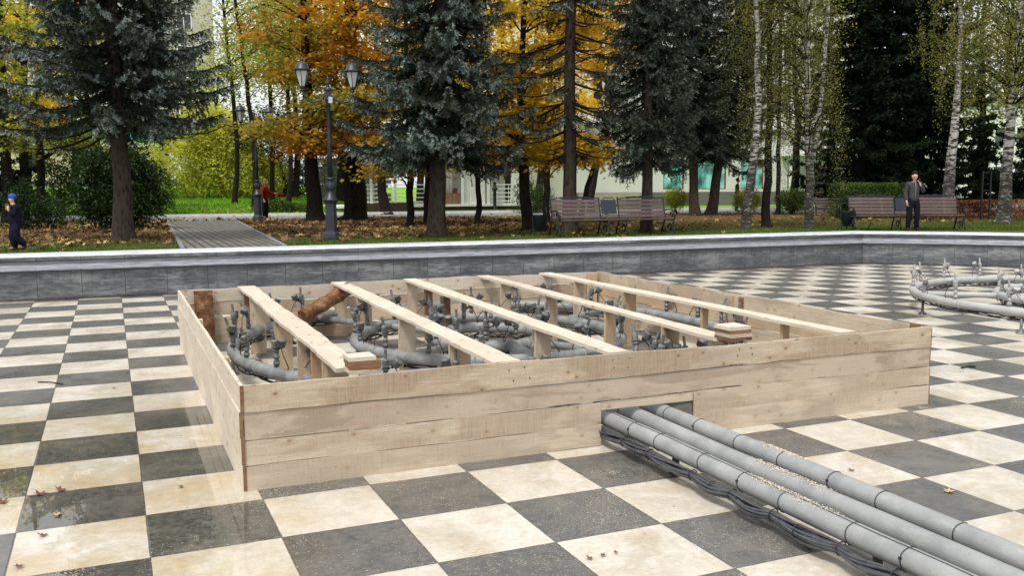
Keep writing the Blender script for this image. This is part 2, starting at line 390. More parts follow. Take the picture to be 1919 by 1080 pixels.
def make_stonewall():
    t = NT('grey_slate_wall'); uv = t.tc.outputs['UV']; u, v, _ = t.sep(uv)
    g = t.math('DIVIDE', u, .82); fr = t.math('FRACT', g)
    e = t.math('MINIMUM', fr, t.math('SUBTRACT', 1., fr))
    j = t.math('SUBTRACT', 1., t.step(e, .004, .014))
    cell = t.n('ShaderNodeTexWhiteNoise', noise_dimensions='1D'); t.set(cell.inputs['W'], t.math('FLOOR', g))
    big = t.noise(t.map(uv, (.5, 2.2, 1)), 1.6, 8, .65, .5); st = t.noise(t.map(uv, (1.6, 9, 1)), 3, 6, .65); drip = t.noise(t.map(uv, (3.2, .7, 1)), 2.0, 5, .7)
    fine = t.noise(uv, 40, 6, .7)
    c = t.ramp(t.math('ADD', t.math('MULTIPLY', big, .6), t.math('MULTIPLY', st, .4)), [(.38, (.035, .040, .046)), (.49, (.095, .104, .114)), (.60, (.25, .255, .255))])
    c = t.mix(t.math('MULTIPLY', cell.outputs['Value'], .4), c, (.085, .09, .10))
    c = t.mix(t.ramp(drip, [(.52, 0.), (.66, .45)]), c, (.045, .042, .040))
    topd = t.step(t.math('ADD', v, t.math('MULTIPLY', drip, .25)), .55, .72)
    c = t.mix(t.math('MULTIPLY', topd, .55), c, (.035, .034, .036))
    # lime deposits running beside the joints and along one level
    jw = t.math('SUBTRACT', 1., t.step(e, .0, .035))
    lime = t.math('MULTIPLY', jw, t.ramp(t.noise(t.map(uv, (9, 3, 1)), 3, 6, .75), [(.52, 0.), (.64, 1.)]))
    lvl = t.math('MULTIPLY', t.math('SUBTRACT', 1., t.step(t.math('ABSOLUTE', t.math('SUBTRACT', v, .36)), .0, .03)), t.ramp(t.noise(t.map(uv, (1.2, 20, 1)), 3, 6, .75), [(.5, 0.), (.62, .8)]))
    scr = t.ramp(t.noise(t.map(uv, (3, 3, 1), rot=(0,0,.8)), 5, 8, .85), [(.70, 0.), (.76, .6)])
    c = t.mix(t.math('MAXIMUM', t.math('MAXIMUM', lime, lvl), scr), c, (.36, .36, .35))
    c = t.mix(t.math('MULTIPLY', j, .85), c, (.02, .02, .022))
    # uneven darker band along the foot of the wall
    foot = t.math('SUBTRACT', 1., t.step(t.math('ADD', v, t.math('MULTIPLY', t.noise(t.map(uv, (4, 1, 1)), 2, 5, .6), .10)), .06, .12))
    c = t.mix(t.math('MULTIPLY', foot, .75), c, (.025, .020, .016))
    c = t.mix(t.math('MULTIPLY', fine, .18), c, (.04, .042, .05))
    t.bump(t.math('SUBTRACT', t.math('MULTIPLY', fine, .5), j), .4, .006)
    return t.done(c, t.ramp(big, [(.35, .38), (.65, .62)]), 0, .5)
M['slate'] = make_stonewall()
def make_coping():
    t = NT('pale_worn_coping'); uv = t.tc.outputs['UV']; u, v, _ = t.sep(uv)
    g = t.math('DIVIDE', u, .82); fr = t.math('FRACT', g); e = t.math('MINIMUM', fr, t.math('SUBTRACT', 1., fr))
    j = t.math('SUBTRACT', 1., t.step(e, .002, .006))
    n = t.noise(t.map(uv, (1, 6, 1)), 2.5, 8, .7); n2 = t.noise(t.map(uv, (.7, 14, 1)), 3, 6, .8)
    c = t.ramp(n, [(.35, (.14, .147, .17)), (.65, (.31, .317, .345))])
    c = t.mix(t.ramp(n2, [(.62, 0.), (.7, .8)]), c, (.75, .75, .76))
    c = t.mix(t.math('MULTIPLY', j, .6), c, (.08, .08, .08))
    t.bump(t.math('SUBTRACT', n, j), .3, .005)
    return t.done(c, .34, 0, .6)
M['coping'] = make_coping()
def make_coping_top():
    t = NT('sky_lit_coping_top'); uv = t.tc.outputs['UV']
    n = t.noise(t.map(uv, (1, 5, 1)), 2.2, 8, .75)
    c = t.ramp(n, [(.38, (.38, .40, .43)), (.62, (.72, .74, .76))])  # sky reflection on the coping top painted in as a near-white colour
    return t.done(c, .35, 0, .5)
M['coping_top'] = make_coping_top()
def make_pave():
    t = NT('grey_block_paving')
    br = t.n('ShaderNodeTexBrick'); t.set(br.inputs['Vector'], t.map(t.tc.outputs['Object'], rot=(0, 0, R(90))))
    br.inputs['Color1'].default_value = (.20, .195, .18, 1); br.inputs['Color2'].default_value = (.11, .11, .105, 1); br.inputs['Mortar'].default_value = (.018, .02, .012, 1)
    br.inputs['Scale'].default_value = 1; br.inputs['Brick Width'].default_value = .42; br.inputs['Row Height'].default_value = .20; br.inputs['Mortar Size'].default_value = .035
    n = t.noise(t.tc.outputs['Object'], 3, 8, .7)
    c = t.mix(t.math('MULTIPLY', n, .4), br.outputs[0], (.11, .095, .07))
    t.bump(t.math('SUBTRACT', n, br.outputs['Fac']), .6, .01)
    return t.done(c, .6, 0, .4)
M['pave'] = make_pave()
M['asphalt'] = simple('pale_asphalt', (.19, .19, .195), .75, 0, .25, 4)
M['kerb'] = simple('kerb_stone', (.62, .62, .60), .8, 0, .15, 5)
def make_pipe():
    t = NT('grey_plastic_pipe'); o = t.tc.outputs['Object']
    n = t.noise(o, 3.5, 8, .65, .4); f = t.noise(o, 34, 5, .7); w = t.noise(t.map(o, (4, 1, 4)), 5, 6, .7)
    c = t.ramp(n, [(.3, (.205, .215, .215)), (.7, (.31, .315, .31))])
    c = t.mix(t.ramp(w, [(.56, 0.), (.72, .4)]), c, (.45, .43, .38))
    c = t.mix(t.ramp(f, [(.62, 0.), (.7, .5)]), c, (.12, .115, .105))
    t.bump(f, .15, .003)
    return t.done(c, t.ramp(n, [(.3, .45), (.7, .66)]), 0, .35)
M['pipe'] = make_pipe()
M['pipe_ring'] = simple('grey_ring_pipe', (.20, .208, .205), .55, 0, .4, 6)
M['cable'] = simple('grey_cable_rubber', (.055, .058, .064), .5, 0, .4, 20)
M['black'] = simple('black_rubber', (.018, .018, .020), .5, 0, .2, 20)
M['nozzle'] = simple('grey_nozzle_plastic', (.13, .135, .13), .5, .1, .65, 22)
M['nozzle_dark'] = simple('dark_fitting', (.035, .036, .036), .45, .3, .3, 30)
M['lens'] = simple('lamp_lens', (.22, .24, .24), .15, 0, .2, 30)
M['iron'] = simple('cast_iron_paint', (.032, .036, .045), .42, .3, .3, 14)
M['iron_black'] = simple('black_cast_iron', (.016, .016, .022), .45, .3, .3, 14)
M['bench_wood'] = make_bench_wood()
M['plaque'] = simple('navy_plaque', (.018, .021, .038), .4, .2, .3, 18)
M['bin'] = simple('dark_bin_sheet', (.028, .034, .048), .5, .4, .3, 5)
M['white'] = simple('white_paint', (.78, .79, .78), .5, 0, .06, 3)
M['render_white'] = simple('white_render', (.70, .69, .67), .85, 0, .07, .7)
M['render_cream'] = simple('cream_render', (.62, .52, .36), .85, 0, .08, .6)
M['render_grey'] = simple('grey_plinth', (.16, .15, .14), .85, 0, .15, .8)
M['beige_band'] = simple('beige_band', (.38, .33, .28), .8, 0, .1, .8)
M['brown_board'] = simple('brown_board', (.055, .035, .026), .7, 0, .25, 3)
M['roof_green'] = simple('teal_roof', (.06, .30, .26), .5, 0, .15, 3)
M['blue'] = simple('blue_sheet', (.02, .09, .42), .5, 0, .15, 3)
M['card'] = simple('cardboard', (.24, .135, .075), .8, 0, .15, 4)
M['glass_dark'] = simple('dark_glass', (.03, .035, .04), .08, 0, .4, .6, 0)
M['red_frame'] = simple('red_brown_frame', (.20, .045, .025), .5, 0, .15, 3)
def make_blocks():
    t = NT('pale_brick_block')
    br = t.n('ShaderNodeTexBrick'); g = t.tc.outputs['Generated']
    t.set(br.inputs['Vector'], t.map(t.tc.outputs['Object'], rot=(R(90), 0, 0)))
    br.inputs['Color1'].default_value = (.54, .49, .42, 1); br.inputs['Color2'].default_value = (.45, .41, .35, 1); br.inputs['Mortar'].default_value = (.33, .30, .27, 1)
    br.inputs['Scale'].default_value = 1; br.inputs['Brick Width'].default_value = .9; br.inputs['Row Height'].default_value = .45; br.inputs['Mortar Size'].default_value = .02
    return t.done(br.outputs[0], .85, 0, .2)
M['block'] = make_blocks()
def make_shopglass():
    t = NT('green_lit_window'); o = t.tc.outputs['Object']
    n = t.noise(t.map(o, (1.3, 1, .8)), 1.4, 3, .5)
    c = t.ramp(n, [(.38, (.02, .09, .075)), (.5, (.08, .38, .28)), (.62, (.30, .72, .55))])
    t.set(t.b.inputs['Emission Color'], c); t.b.inputs['Emission Strength'].default_value = .55
    return t.done((.02, .03, .03), .08, 0, .5)
M['shopglass'] = make_shopglass()
def make_frost():
    t = NT('frosted_lantern_glass'); t.b.inputs['Transmission Weight'].default_value = .3
    return t.done((.62, .66, .64), .35, 0, .5)
M['frost'] = make_frost()
M['skin'] = simple('skin', (.52, .30, .21), .55, 0, .06, 30, .0)
M['hair'] = simple('dark_hair', (.012, .009, .008), .6, 0, .2, 60, .3, .08)
M['hair_grey'] = simple('light_brown_hair', (.22, .14, .08), .6, 0, .2, 60)
M['jacket'] = simple('charcoal_knit', (.050, .050, .056), .9, 0, .25, 30, .3, .08)
M['navy'] = simple('navy_cloth', (.010, .010, .022), .85, 0, .25, 25, .3, .08)
M['trouser'] = simple('black_trouser', (.008, .008, .013), .85, 0, .2, 25, .3, .08)
M['red'] = simple('red_cloth', (.22, .010, .012), .8, 0, .2, 20, .3, .08)
M['bluehat'] = simple('blue_knit_hat', (.025, .085, .36), .85, 0, .25, 40, .3, .08)
M['shoe'] = simple('dark_shoe', (.035, .010, .012), .5, 0, .2, 20, .1, .2)
M['sole'] = simple('pale_sole', (.45, .42, .42), .6, 0, .1, 20)
M['phone'] = simple('phone_case', (.01, .01, .01), .3, 0, .1, 20)
M['zip'] = simple('zip_metal', (.4, .4, .4), .4, .8, .1, 20)
M['sawdust'] = simple('sawdust', (.66, .57, .43), .9, 0, .2, 40)
M['stick'] = simple('dark_twig', (.02, .016, .012), .8, 0, .2, 20)

# ------------------------------------------------------------------ world and sun (overcast)
SUN_EL, SUN_AZ = R(60), R(232)
w = bpy.data.worlds.new('World'); sc.world = w; w.use_nodes = True
nt = w.node_tree; bg = nt.nodes['Background']
sky = nt.nodes.new('ShaderNodeTexSky'); sky.sky_type = 'NISHITA'; sky.sun_disc = False
sky.sun_elevation = SUN_EL; sky.sun_rotation = SUN_AZ; sky.air_density = 1.; sky.dust_density = 4.; sky.ozone_density = 1.
hs = nt.nodes.new('ShaderNodeHueSaturation'); hs.inputs['Saturation'].default_value = .12; hs.inputs['Value'].default_value = 1.25
nt.links.new(sky.outputs[0], hs.inputs['Color'])
# cloud deck: broad soft brightness variation, brighter overhead than a clear sky
tc = nt.nodes.new('ShaderNodeTexCoord'); nz = nt.nodes.new('ShaderNodeTexNoise'); nz.inputs['Scale'].default_value = 2.2; nz.inputs['Detail'].default_value = 5
nt.links.new(tc.outputs['Generated'], nz.inputs['Vector'])
cr = nt.nodes.new('ShaderNodeValToRGB'); cr.color_ramp.elements[0].position = .3; cr.color_ramp.elements[0].color = (8., 8.4, 9., 1)
cr.color_ramp.elements[1].position = .7; cr.color_ramp.elements[1].color = (13., 13.2, 13.5, 1)
nt.links.new(nz.outputs['Fac'], cr.inputs[0])
mx = nt.nodes.new('ShaderNodeMix'); mx.data_type = 'RGBA'; mx.inputs[0].default_value = .6
nt.links.new(hs.outputs[0], mx.inputs[6]); nt.links.new(cr.outputs[0], mx.inputs[7])
nt.links.new(mx.outputs[2], bg.inputs['Color']); bg.inputs['Strength'].default_value = .098
sl = bpy.data.lights.new('sun', 'SUN'); so = bpy.data.objects.new('sun', sl); col.objects.link(so)
sl.energy = 2.1; sl.angle = R(12); sl.color = (1, .96, .9)
sd = Vector((math.sin(SUN_AZ)*math.cos(SUN_EL), math.cos(SUN_AZ)*math.cos(SUN_EL), math.sin(SUN_EL)))
so.rotation_euler = sd.to_track_quat('Z', 'Y').to_euler()
so.location = (0, 0, 30)
sc.view_settings.view_transform = 'Standard'; sc.view_settings.look = 'None'; sc.view_settings.exposure = .48; sc.view_settings.gamma = 1
sc.cycles.max_bounces = 6; sc.cycles.diffuse_bounces = 3; sc.cycles.glossy_bounces = 3; sc.cycles.transmission_bounces = 4
sc.render.resolution_x = 1024; sc.render.resolution_y = 577

# ------------------------------------------------------------------ setting
PZ = .90                                             # park level
def wall_y(x): return 14.75-(x+2.2)*(.5/21.9)
path = [(-45., wall_y(-45)), (19.75, wall_y(19.75)), (19.85, 14.08)]
CX, CY, CR = 13.5, 4.1, 11.85
a0 = math.atan2(14.1-CY, 19.95-CX)
for k in range(0, 41):
    a = a0-k*(a0+R(35))/40
    path.append((CX+CR*math.cos(a), CY+CR*math.sin(a)))
path += [(22.6, -25.), (-45., -25.)]
P2 = np.array(path)
def offset(P, d):
    """offset outward (away from the pool) by d"""
    n = len(P); out = []
    for i in range(n):
        p0, p1, p2 = P[i-1], P[i], P[(i+1) % n]
        t1 = (p1-p0)/np.linalg.norm(p1-p0); t2 = (p2-p1)/np.linalg.norm(p2-p1)
        n1 = np.array([-t1[1], t1[0]]); n2 = np.array([-t2[1], t2[0]]); b = n1+n2; b /= np.linalg.norm(b)
        out.append(p1+b*d/max(.35, b@n1))
    return np.array(out)
def sweep(name, prof, mat, parent, smooth=True):
    rings = [np.column_stack([offset(P2, d), np.full(len(P2), z)]) for d, z in prof]
    n = len(P2); m_ = len(prof)
    seg = np.linalg.norm(np.roll(P2, -1, 0)-P2, axis=1); U = np.concatenate([[0], np.cumsum(seg)])
    vv = np.concatenate([[0], np.cumsum([math.dist(prof[i], prof[i+1]) for i in range(m_-1)])])+(prof[0][1] if prof[0][0] == 0 else 0)
    me = bpy.data.meshes.new(name); V = np.concatenate(rings).tolist(); Fc = []; UV = []
    for i in range(m_-1):
        for j in range(n):
            j2 = (j+1) % n
            Fc.append((i*n+j, i*n+j2, (i+1)*n+j2, (i+1)*n+j)[::-1])
            UV += [(U[j], vv[i]), (U[j+1], vv[i]), (U[j+1], vv[i+1]), (U[j], vv[i+1])][::-1]
    me.from_pydata(V, [], Fc); uvl = me.uv_layers.new(name='UVMap')
    for k, c in enumerate(UV): uvl.data[k].uv = c
    for p in me.polygons: p.use_smooth = False
    me.validate()
    return link(name, me, mat, parent)
wallT = thing('pool_wall', 'dark grey stone wall with pale rolled coping round the drained pool', 'wall', (0, 0, 0))
sweep('wall_face', [(0, -.02), (0, .60)], M['slate'], wallT)
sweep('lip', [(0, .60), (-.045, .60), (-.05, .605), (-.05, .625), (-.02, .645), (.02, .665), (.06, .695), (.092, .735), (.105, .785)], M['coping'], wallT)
sweep('coping', [(.105, .785), (.05, .792), (.035, .81), (.03, .872)], M['slate'], wallT)
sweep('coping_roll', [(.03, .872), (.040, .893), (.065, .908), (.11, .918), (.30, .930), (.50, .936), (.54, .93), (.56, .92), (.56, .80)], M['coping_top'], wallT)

g = Geo(); fl = offset(P2, .03)
me = bpy.data.meshes.new('pool_floor'); me.from_pydata([(x, y, 0) for x, y in fl], [], [list(range(len(fl)))[::-1]]); me.validate()
tag(link('pool_floor', me, M['tile']), kind='structure')
if me.polygons[0].normal.z < 0: me.flip_normals()
# ground: annulus from the coping to the horizon
inner = offset(P2, .55); c0 = np.array([0., -5.])
rings = [inner, c0+(inner-c0)*(1+6/np.linalg.norm(inner-c0, axis=1)[:, None])] + [c0+(inner-c0)/np.linalg.norm(inner-c0, axis=1)[:, None]*k for k in (90, 300, 1600)]
n = len(inner); V = np.concatenate([np.column_stack([r_, np.full(n, PZ)]) for r_ in rings])
i = np.arange(len(rings)-1)[:, None]; j = np.arange(n)[None]; j2 = (j+1) % n
g.add(V, np.stack([i*n+j, (i+1)*n+j, (i+1)*n+j2, i*n+j2], -1).reshape(-1, 4))
go = g.obj('ground', M['ground']); tag(go, kind='structure')

def lawn_z(x, y):
    d = y-(41.0+(x+40)/110*(-8.1))-.5; f = min(1, max(0, (15.5-x-.08*(y-42))/3.5)); f = f*f*(3-2*f)
    return PZ+.012+.041*max(0, min(d, 45))*f
g = Geo(); gxs = np.linspace(-60, 20, 81); gys = np.linspace(0, 60, 61)
V = [(x, 41.0+(x+40)/110*(-8.1)+.25+q, lawn_z(x, 41.0+(x+40)/110*(-8.1)+.25+q)) for q in gys for x in gxs]
i = np.arange(60)[:, None]; j = np.arange(80)[None]
g.add(V, np.stack([i*81+j, i*81+j+1, (i+1)*81+j+1, (i+1)*81+j], -1).reshape(-1, 4), smooth=True)
tag(g.obj('lawn', M['ground']), kind='structure')
# brick footpath, cross path and kerb
def sheet(name, pts, z, mat, th=.02):
    g = Geo(); n = len(pts)
    g.add([(p[0], p[1], z) for p in pts]+[(p[0], p[1], z-th) for p in pts], [list(range(n))])
    g.Fs.append((np.array([[k, k+n, (k+1) % n+n, (k+1) % n] for k in range(n)]), 0, False))
    o = g.obj(name, mat)
    return tag(o, kind='structure')
pA, pB, pC, pD = at(343, 464, PZ), at(522, 460, PZ), at(440, 416.5, PZ), at(316, 416.5, PZ)
sheet('path', [(pA.x, 15.35), (pB.x, 15.25), (4.45, 32.8), (1.95, 33.)], PZ+.004, M['pave'])
K0, K1 = Vector((-40., 41.0, 0)), Vector((70., 32.9, 0))
def kline(x, d): return (x, K0.y+(x-K0.x)/(K1.x-K0.x)*(K1.y-K0.y)+d)
sheet('promenade', [kline(-40, -4.6), kline(70, -4.6), kline(70, -.1), kline(-40, -.1)], PZ+.008, M['asphalt'])
g = Geo()
a, b = kline(-40, 0), kline(70, 0)
g.bar((a[0], a[1], PZ+.06), (b[0], b[1], PZ+.06), .22, .14)
tag(g.obj('kerb', M['kerb']), kind='structure')
g = Geo()
for (x0, y0), (x1, y1) in (((pA.x-.05, 15.38), (1.9, 33.)), ((pB.x+.05, 15.28), (4.5, 32.8))):
    g.bar((x0, y0, PZ+.015), (x1, y1, PZ+.015), .09, .06)
tag(g.obj('path_edging', M['asphalt']), kind='structure')

# ------------------------------------------------------------------ timber enclosure
BZ = .81
NL, NR, FR, FL = Vector((.715, 1.05)), Vector((7.62, .985)), Vector((7.50, 7.88)), Vector((.725, 7.89))
box = thing('timber_enclosure', 'large square enclosure of pale sawn boards with five crossing beams on the checkered floor', 'wooden enclosure', (NL.x, NL.y, 0))
def plank(name, a, b, z0, z1, th, mat, parent, seed, wav=.006, cut=None, drift=(0, 0)):
    off = (seed*37 % 5-2)*.0028
    """upright board from a to b (plan points, metres) with slightly wavy long edges; local x runs along the grain"""
    a = Vector((a[0], a[1], 0)); b = Vector((b[0], b[1], 0)); L = (b-a).length; rr = random.Random(seed)
    n = max(4, int(L/.12)); ph = [rr.uniform(0, 6) for _ in range(6)]
    def e(s, k): return wav*(math.sin(s*1.3+ph[k])+.6*math.sin(s*3.7+ph[k+1])+.35*math.sin(s*11+ph[k+2]))
    segs = [(0, L)] if not cut else [(0, cut[0]), (cut[1], L)]
    g = Geo()
    for s0, s1 in segs:
        m_ = max(2, int((s1-s0)/.12)+1)
        V = []
        for q in range(m_):
            s = s0+(s1-s0)*q/(m_-1)
            zb = z0+drift[0]*s/L+e(s, 0); zt = z1+drift[1]*s/L+e(s, 3)
            w_ = .0025*math.sin(s*2+ph[2])+off
            V += [(s, w_-th/2, zb), (s, w_+th/2, zb), (s, w_+th/2, zt), (s, w_-th/2, zt)]
        Fc = []
        for q in range(m_-1):
            k = q*4
            for c in range(4): Fc.append((k+c, k+(c+1) % 4, k+4+(c+1) % 4, k+4+c)[::-1])
        g.add(V, Fc); k0 = g.n-len(V)
        g.Fs.append((np.array([(0, 1, 2, 3), tuple((m_-1)*4+c for c in range(4))[::-1]])+k0, 1, False))
    o = g.obj(name, [mat, M['wood_red']], parent)
    d = (b-a).normalized()
    o.location = a-Vector((parent.location.x, parent.location.y, 0)) if parent else a
    o.rotation_euler = (0, 0, math.atan2(d.y, d.x))
    return o
TH = .028
lev_front = [(.0, .182), (.191, .382), (.391, .590), (.599, BZ)]
hole0, hole1 = 3.74-NL.x, 4.70-NL.x
sd_ = 1
for k, (z0, z1) in enumerate(lev_front):
    cut = (hole0, hole1) if k == 0 else None
    dr = [(0, .025), (.025, .02), (.02, .012), (.012, 0)][k]
    if k == 1:     # second board notched over the pipes: two full ends and a shallow middle
        Lw = (NR-NL).length; d = (NR-NL)/Lw
        plank('board', NL, NL+d*hole0, z0, z1, TH, M['wood'], box, 31, .004)
        plank('board', NL+d*(hole0+.002), NL+d*(hole1-.002), .315, z1+.01, TH, M['wood'], box, 32, .002)
        plank('board', NL+d*hole1, NR, z0+.014, z1+.014, TH, M['wood'], box, 33, .005)
        continue
    plank('board', NL, NR, z0, z1, TH, M['wood_stained' if k == 2 else 'wood'], box, 10+k, .006, cut, dr)
o_ = Vector((0, .022))
for k, (z0, z1) in enumerate([(.0, .20), (.204, .41), (.414, .61), (.614, BZ)]):
    plank('board', NL+Vector((-.017, -.022)), FL+Vector((-.017, .0)), z0, z1, TH, M['wood_pale'], box, 20+k, .005)
    plank('board', FL+Vector((.0, .017)), FR+Vector((.0, .017)), z0+(.01 if k < 3 else 0), z1-(.012 if k < 3 else 0), TH, [M['wood'], M['wood_post'], M['wood'], M['wood_pale']][k], box, 40+k, .014 if k < 3 else .010)
    plank('board', NR+Vector((.017, -.0)), FR+Vector((.017, .03)), z0, z1-(.012 if k < 3 else 0), TH, [M['wood_pale'], M['wood'], M['wood_post'], M['wood']][k], box, 50+k, .010)
# beams lying across on edge posts
def beam(x0, x1, y0, y1, z, wd, seed, mat=None):
    a = Vector((x0, y0, 0)); b = Vector((x1, y1, 0)); L = (b-a).length; rr = random.Random(seed); th = .034
    ph = [rr.uniform(0, 6) for _ in range(6)]; V = []; m_ = 70
    for q in range(m_):
        s = L*q/(m_-1)
        l = -wd/2-.010*(math.sin(s*1.7+ph[0])+.5*math.sin(s*6+ph[1])+.3*math.sin(s*19+ph[4])); r_ = wd/2+.010*(math.sin(s*1.4+ph[2])+.5*math.sin(s*7+ph[3])+.3*math.sin(s*17+ph[5]))
        V += [(s, l, -th), (s, r_, -th), (s, r_, 0), (s, l, 0)]
    Fc = []
    for q in range(m_-1):
        k = q*4
        for c in range(4): Fc.append((k+c, k+(c+1) % 4, k+4+(c+1) % 4, k+4+c)[::-1])
    Fc += [(0, 1, 2, 3), tuple((m_-1)*4+c for c in range(4))[::-1]]
    g = Geo(); g.add(V, Fc); o = g.obj('beam', mat or M['wood_pale'], box)
    d = (b-a).normalized(); o.location = Vector((a.x-box.location.x, a.y-box.location.y, z)); o.rotation_euler = (0, 0, math.atan2(d.y, d.x))
    return o
beams = [(1.66, 1.60, .235), (3.04, 2.86, .23), (4.18, 3.94, .21), (5.44, 5.27, .20), (6.56, 6.60, .21)]
for k, (xb, xf, wd) in enumerate(beams):
    beam(xb, xf, 8.02 if k != 0 else 8.0, [1.34, 1.06, 1.06, 1.30, 1.07][k], BZ+.008, wd, 60+k)
# posts: (x, y, width, direction of the broad face, material, bark)
def post(x, y, wd, mat, rz=0, top=BZ-.03, th=.035, tilt=0, seed=0, z0=0):
    rr = random.Random(seed+int(x*100)); g = Geo(); V = []; m_ = 8
    for q in range(m_):
        s = z0+(top-z0)*q/(m_-1); a = -wd/2-.004*math.sin(s*9+seed); b = wd/2+.005*math.sin(s*7+seed*2)
        V += [(s, -th/2, a), (s, th/2, a), (s, th/2, b), (s, -th/2, b)]
    Fc = []
    for q in range(m_-1):
        k = q*4
        for c in range(4): Fc.append((k+c, k+(c+1) % 4, k+4+(c+1) % 4, k+4+c)[::-1])
    Fc += [(0, 1, 2, 3), tuple((m_-1)*4+c for c in range(4))[::-1]]
    g.add(V, Fc); o = g.obj('post', mat, box)
    # local x (grain) points up, local z (width) horizontal
    mw = Matrix.Translation((x-box.location.x, y-box.location.y, 0))@Matrix.Rotation(rz, 4, 'Z')@Matrix(((0, 0, 1, 0), (0, 1, 0, 0), (1, 0, 0, 0), (0, 0, 0, 1)))@Matrix.Rotation(tilt, 4, 'Y')
    o.matrix_local = mw
    return o
WP, WR, WW = M['wood_post'], M['wood_red'], M['wood']
def under(k, px, zpx=.78):
    """post under beam k, at image column px"""
    xb, xf, _ = beams[k]; best = None
    for q in range(400):
        y = 1.2+6.7*q/399; x = xf+(xb-xf)*(y-1.1)/6.9
        d = np.array([x, y, .4])-CAM; u = 960+F*(d@AR)/(d@AF)
        if best is None or abs(u-px) < best[0]: best = (abs(u-px), x, y)
    return best[1], best[2]
for k, px, wd, mat, rz in [(0, 484, .20, WW, 0), (0, 532, .21, WP, 0), (0, 575, .17, WP, 0), (0, 597, .13, WP, .1), (0, 630, .22, WW, 0),
                           (1, 636, .19, WW, 0), (1, 684, .19, WP, 0), (1, 764, .20, WW, 0), (1, 862, .21, WP, 0),
                           (2, 772, .16, WW, 0), (2, 803, .15, WR, .5), (2, 838, .1, WR, .2), (2, 1018, .18, WW, 0), (2, 1003, .12, WW, .9),
                           (3, 948, .17, WW, 0), (3, 1033, .18, WW, 0), (3, 1143, .17, WP, .25), (3, 1255, .21, WP, 0),
                           (4, 1008, .16, WW, 0), (4, 1085, .17, WW, 0), (4, 1180, .19, WP, 0), (4, 1320, .12, WP, .3), (4, 1470, .12, WP, .2)]:
    x, y = under(k, px)
    post(x, y, wd, mat, rz, seed=px)
for px, yy, wd, mat in [(383, 7.83, .26, M['bark_pine']), (1110, 7.82, .17, WP), (468, 7.84, .15, WR)]:
    d = None
    for q in range(700):
        x = .8+q*.01; v = np.array([x, yy, .5])-CAM; u = 960+F*(v@AR)/(v@AF)
        if u > px: break
    post(x, yy, wd, mat, 0, BZ-.015, .05, seed=px, z0=.55 if px == 468 else 0)
for y, wd, mat in [(7.4, .12, M['wood_pale']), (4.28, .20, WW), (4.02, .07, WR), (1.12, .10, WR)]:
    post(7.56, y, wd, mat, R(90), BZ-.02 if y > 2 else BZ+.02, .05, seed=int(y*10))
for y in (2.4, 4.9, 7.2):
    post(.75, y, .13, WW, R(90), BZ-.02, .04, seed=int(y*10))
# nail heads on the front boards
for k, (x, z) in enumerate([(2.86, .75), (3.0, .765), (2.9, .66), (3.05, .67), (3.85, .76), (4.02, .765), (3.86, .69), (4.0, .685), (5.2, .76), (5.33, .76), (5.18, .70), (5.35, .70), (6.52, .76), (6.66, .765)]):
    g = Geo(); g.lathe([(.006, -.002), (.006, .003)], 8, (0, 0, 0), rot=Matrix.Rotation(R(90), 3, 'X'))
    o = g.obj('nail', M['nozzle_dark'], box); o.location = (x-NL.x, 1.05-(x-NL.x)*.0094-TH/2-.004-NL.y, z)

# offcut stacks at the front edge (each short board can be lifted off)
def offcut(x, y, z, rz, L, wd, th, mat, label):
    g = Geo(); n = 7; V = []; rr = random.Random(int(x*1000+z*999))
    for q in range(n):
        s = -L/2+L*q/(n-1); e1 = rr.uniform(-.004, .004); e2 = rr.uniform(-.004, .004)
        V += [(s, -wd/2+e1, 0), (s, wd/2+e2, 0), (s, wd/2+e2, th), (s, -wd/2+e1, th)]
    Fc = []
    for q in range(n-1):
        k = q*4
        for c in range(4): Fc.append((k+c, k+(c+1) % 4, k+4+(c+1) % 4, k+4+c)[::-1])
    Fc += [(0, 1, 2, 3), tuple((n-1)*4+c for c in range(4))[::-1]]
    g.add(V, Fc); o = g.obj('wood_offcut', mat); o.location = (x, y, z); o.rotation_euler = (0, 0, rz)
    return tag(o, label, 'offcut', 'short boards stacked on the enclosure edge')
sx, sy = 1.655, 1.20
for k, (dx, dy, rz, L, mat, lb) in enumerate([
    (0, 0, .02, .24, M['wood'], 'lowest short board of the left stack at the front end of the first beam'),
    (.01, .0, -.05, .25, M['wood_red'], 'dark edged short board second from the bottom in the left stack'),
    (.01, .01, .03, .25, M['wood_red'], 'brown edged short board under the topmost one of the left stack'),
    (-.01, .02, .0, .22, M['wood_pale'], 'pale topmost short board of the left stack beside the first beam')]):
    offcut(sx+dx, sy+dy, BZ+.0+k*.033, rz, L, .21, .031, mat, lb)
sx, sy = 5.30, 1.22
for k, (dx, dy, rz, L, mat, lb) in enumerate([
    (0, 0, .05, .25, M['wood_red'], 'lowest short board of the right stack on the front edge of the enclosure'),
    (.0, .0, .0, .25, M['wood'], 'second short board from the bottom in the right stack'),
    (.0, .01, .04, .25, M['wood_red'], 'dark short board under the topmost one of the right stack'),
    (-.01, .01, .02, .25, M['wood_pale'], 'pale topmost short board of the right stack near the fourth beam')]):
    offcut(sx+dx, sy+dy, BZ+.0+k*.035-.0, rz, L, .25, .033, mat, lb)

# bark slab leaning against the back boards
g = Geo(); a = Vector((2.35, 7.35, .40)); b = Vector((3.12, 7.70, .74))
pts = [a.lerp(b, q/9) for q in range(10)]
g.tube(pts, [.105+.012*math.sin(q*2.1) for q in range(10)], 12)
lg = g.obj('bark_log', M['bark_pine']); tag(lg, 'reddish brown half round log with bark leaning inside the back corner of the wooden enclosure', 'log')

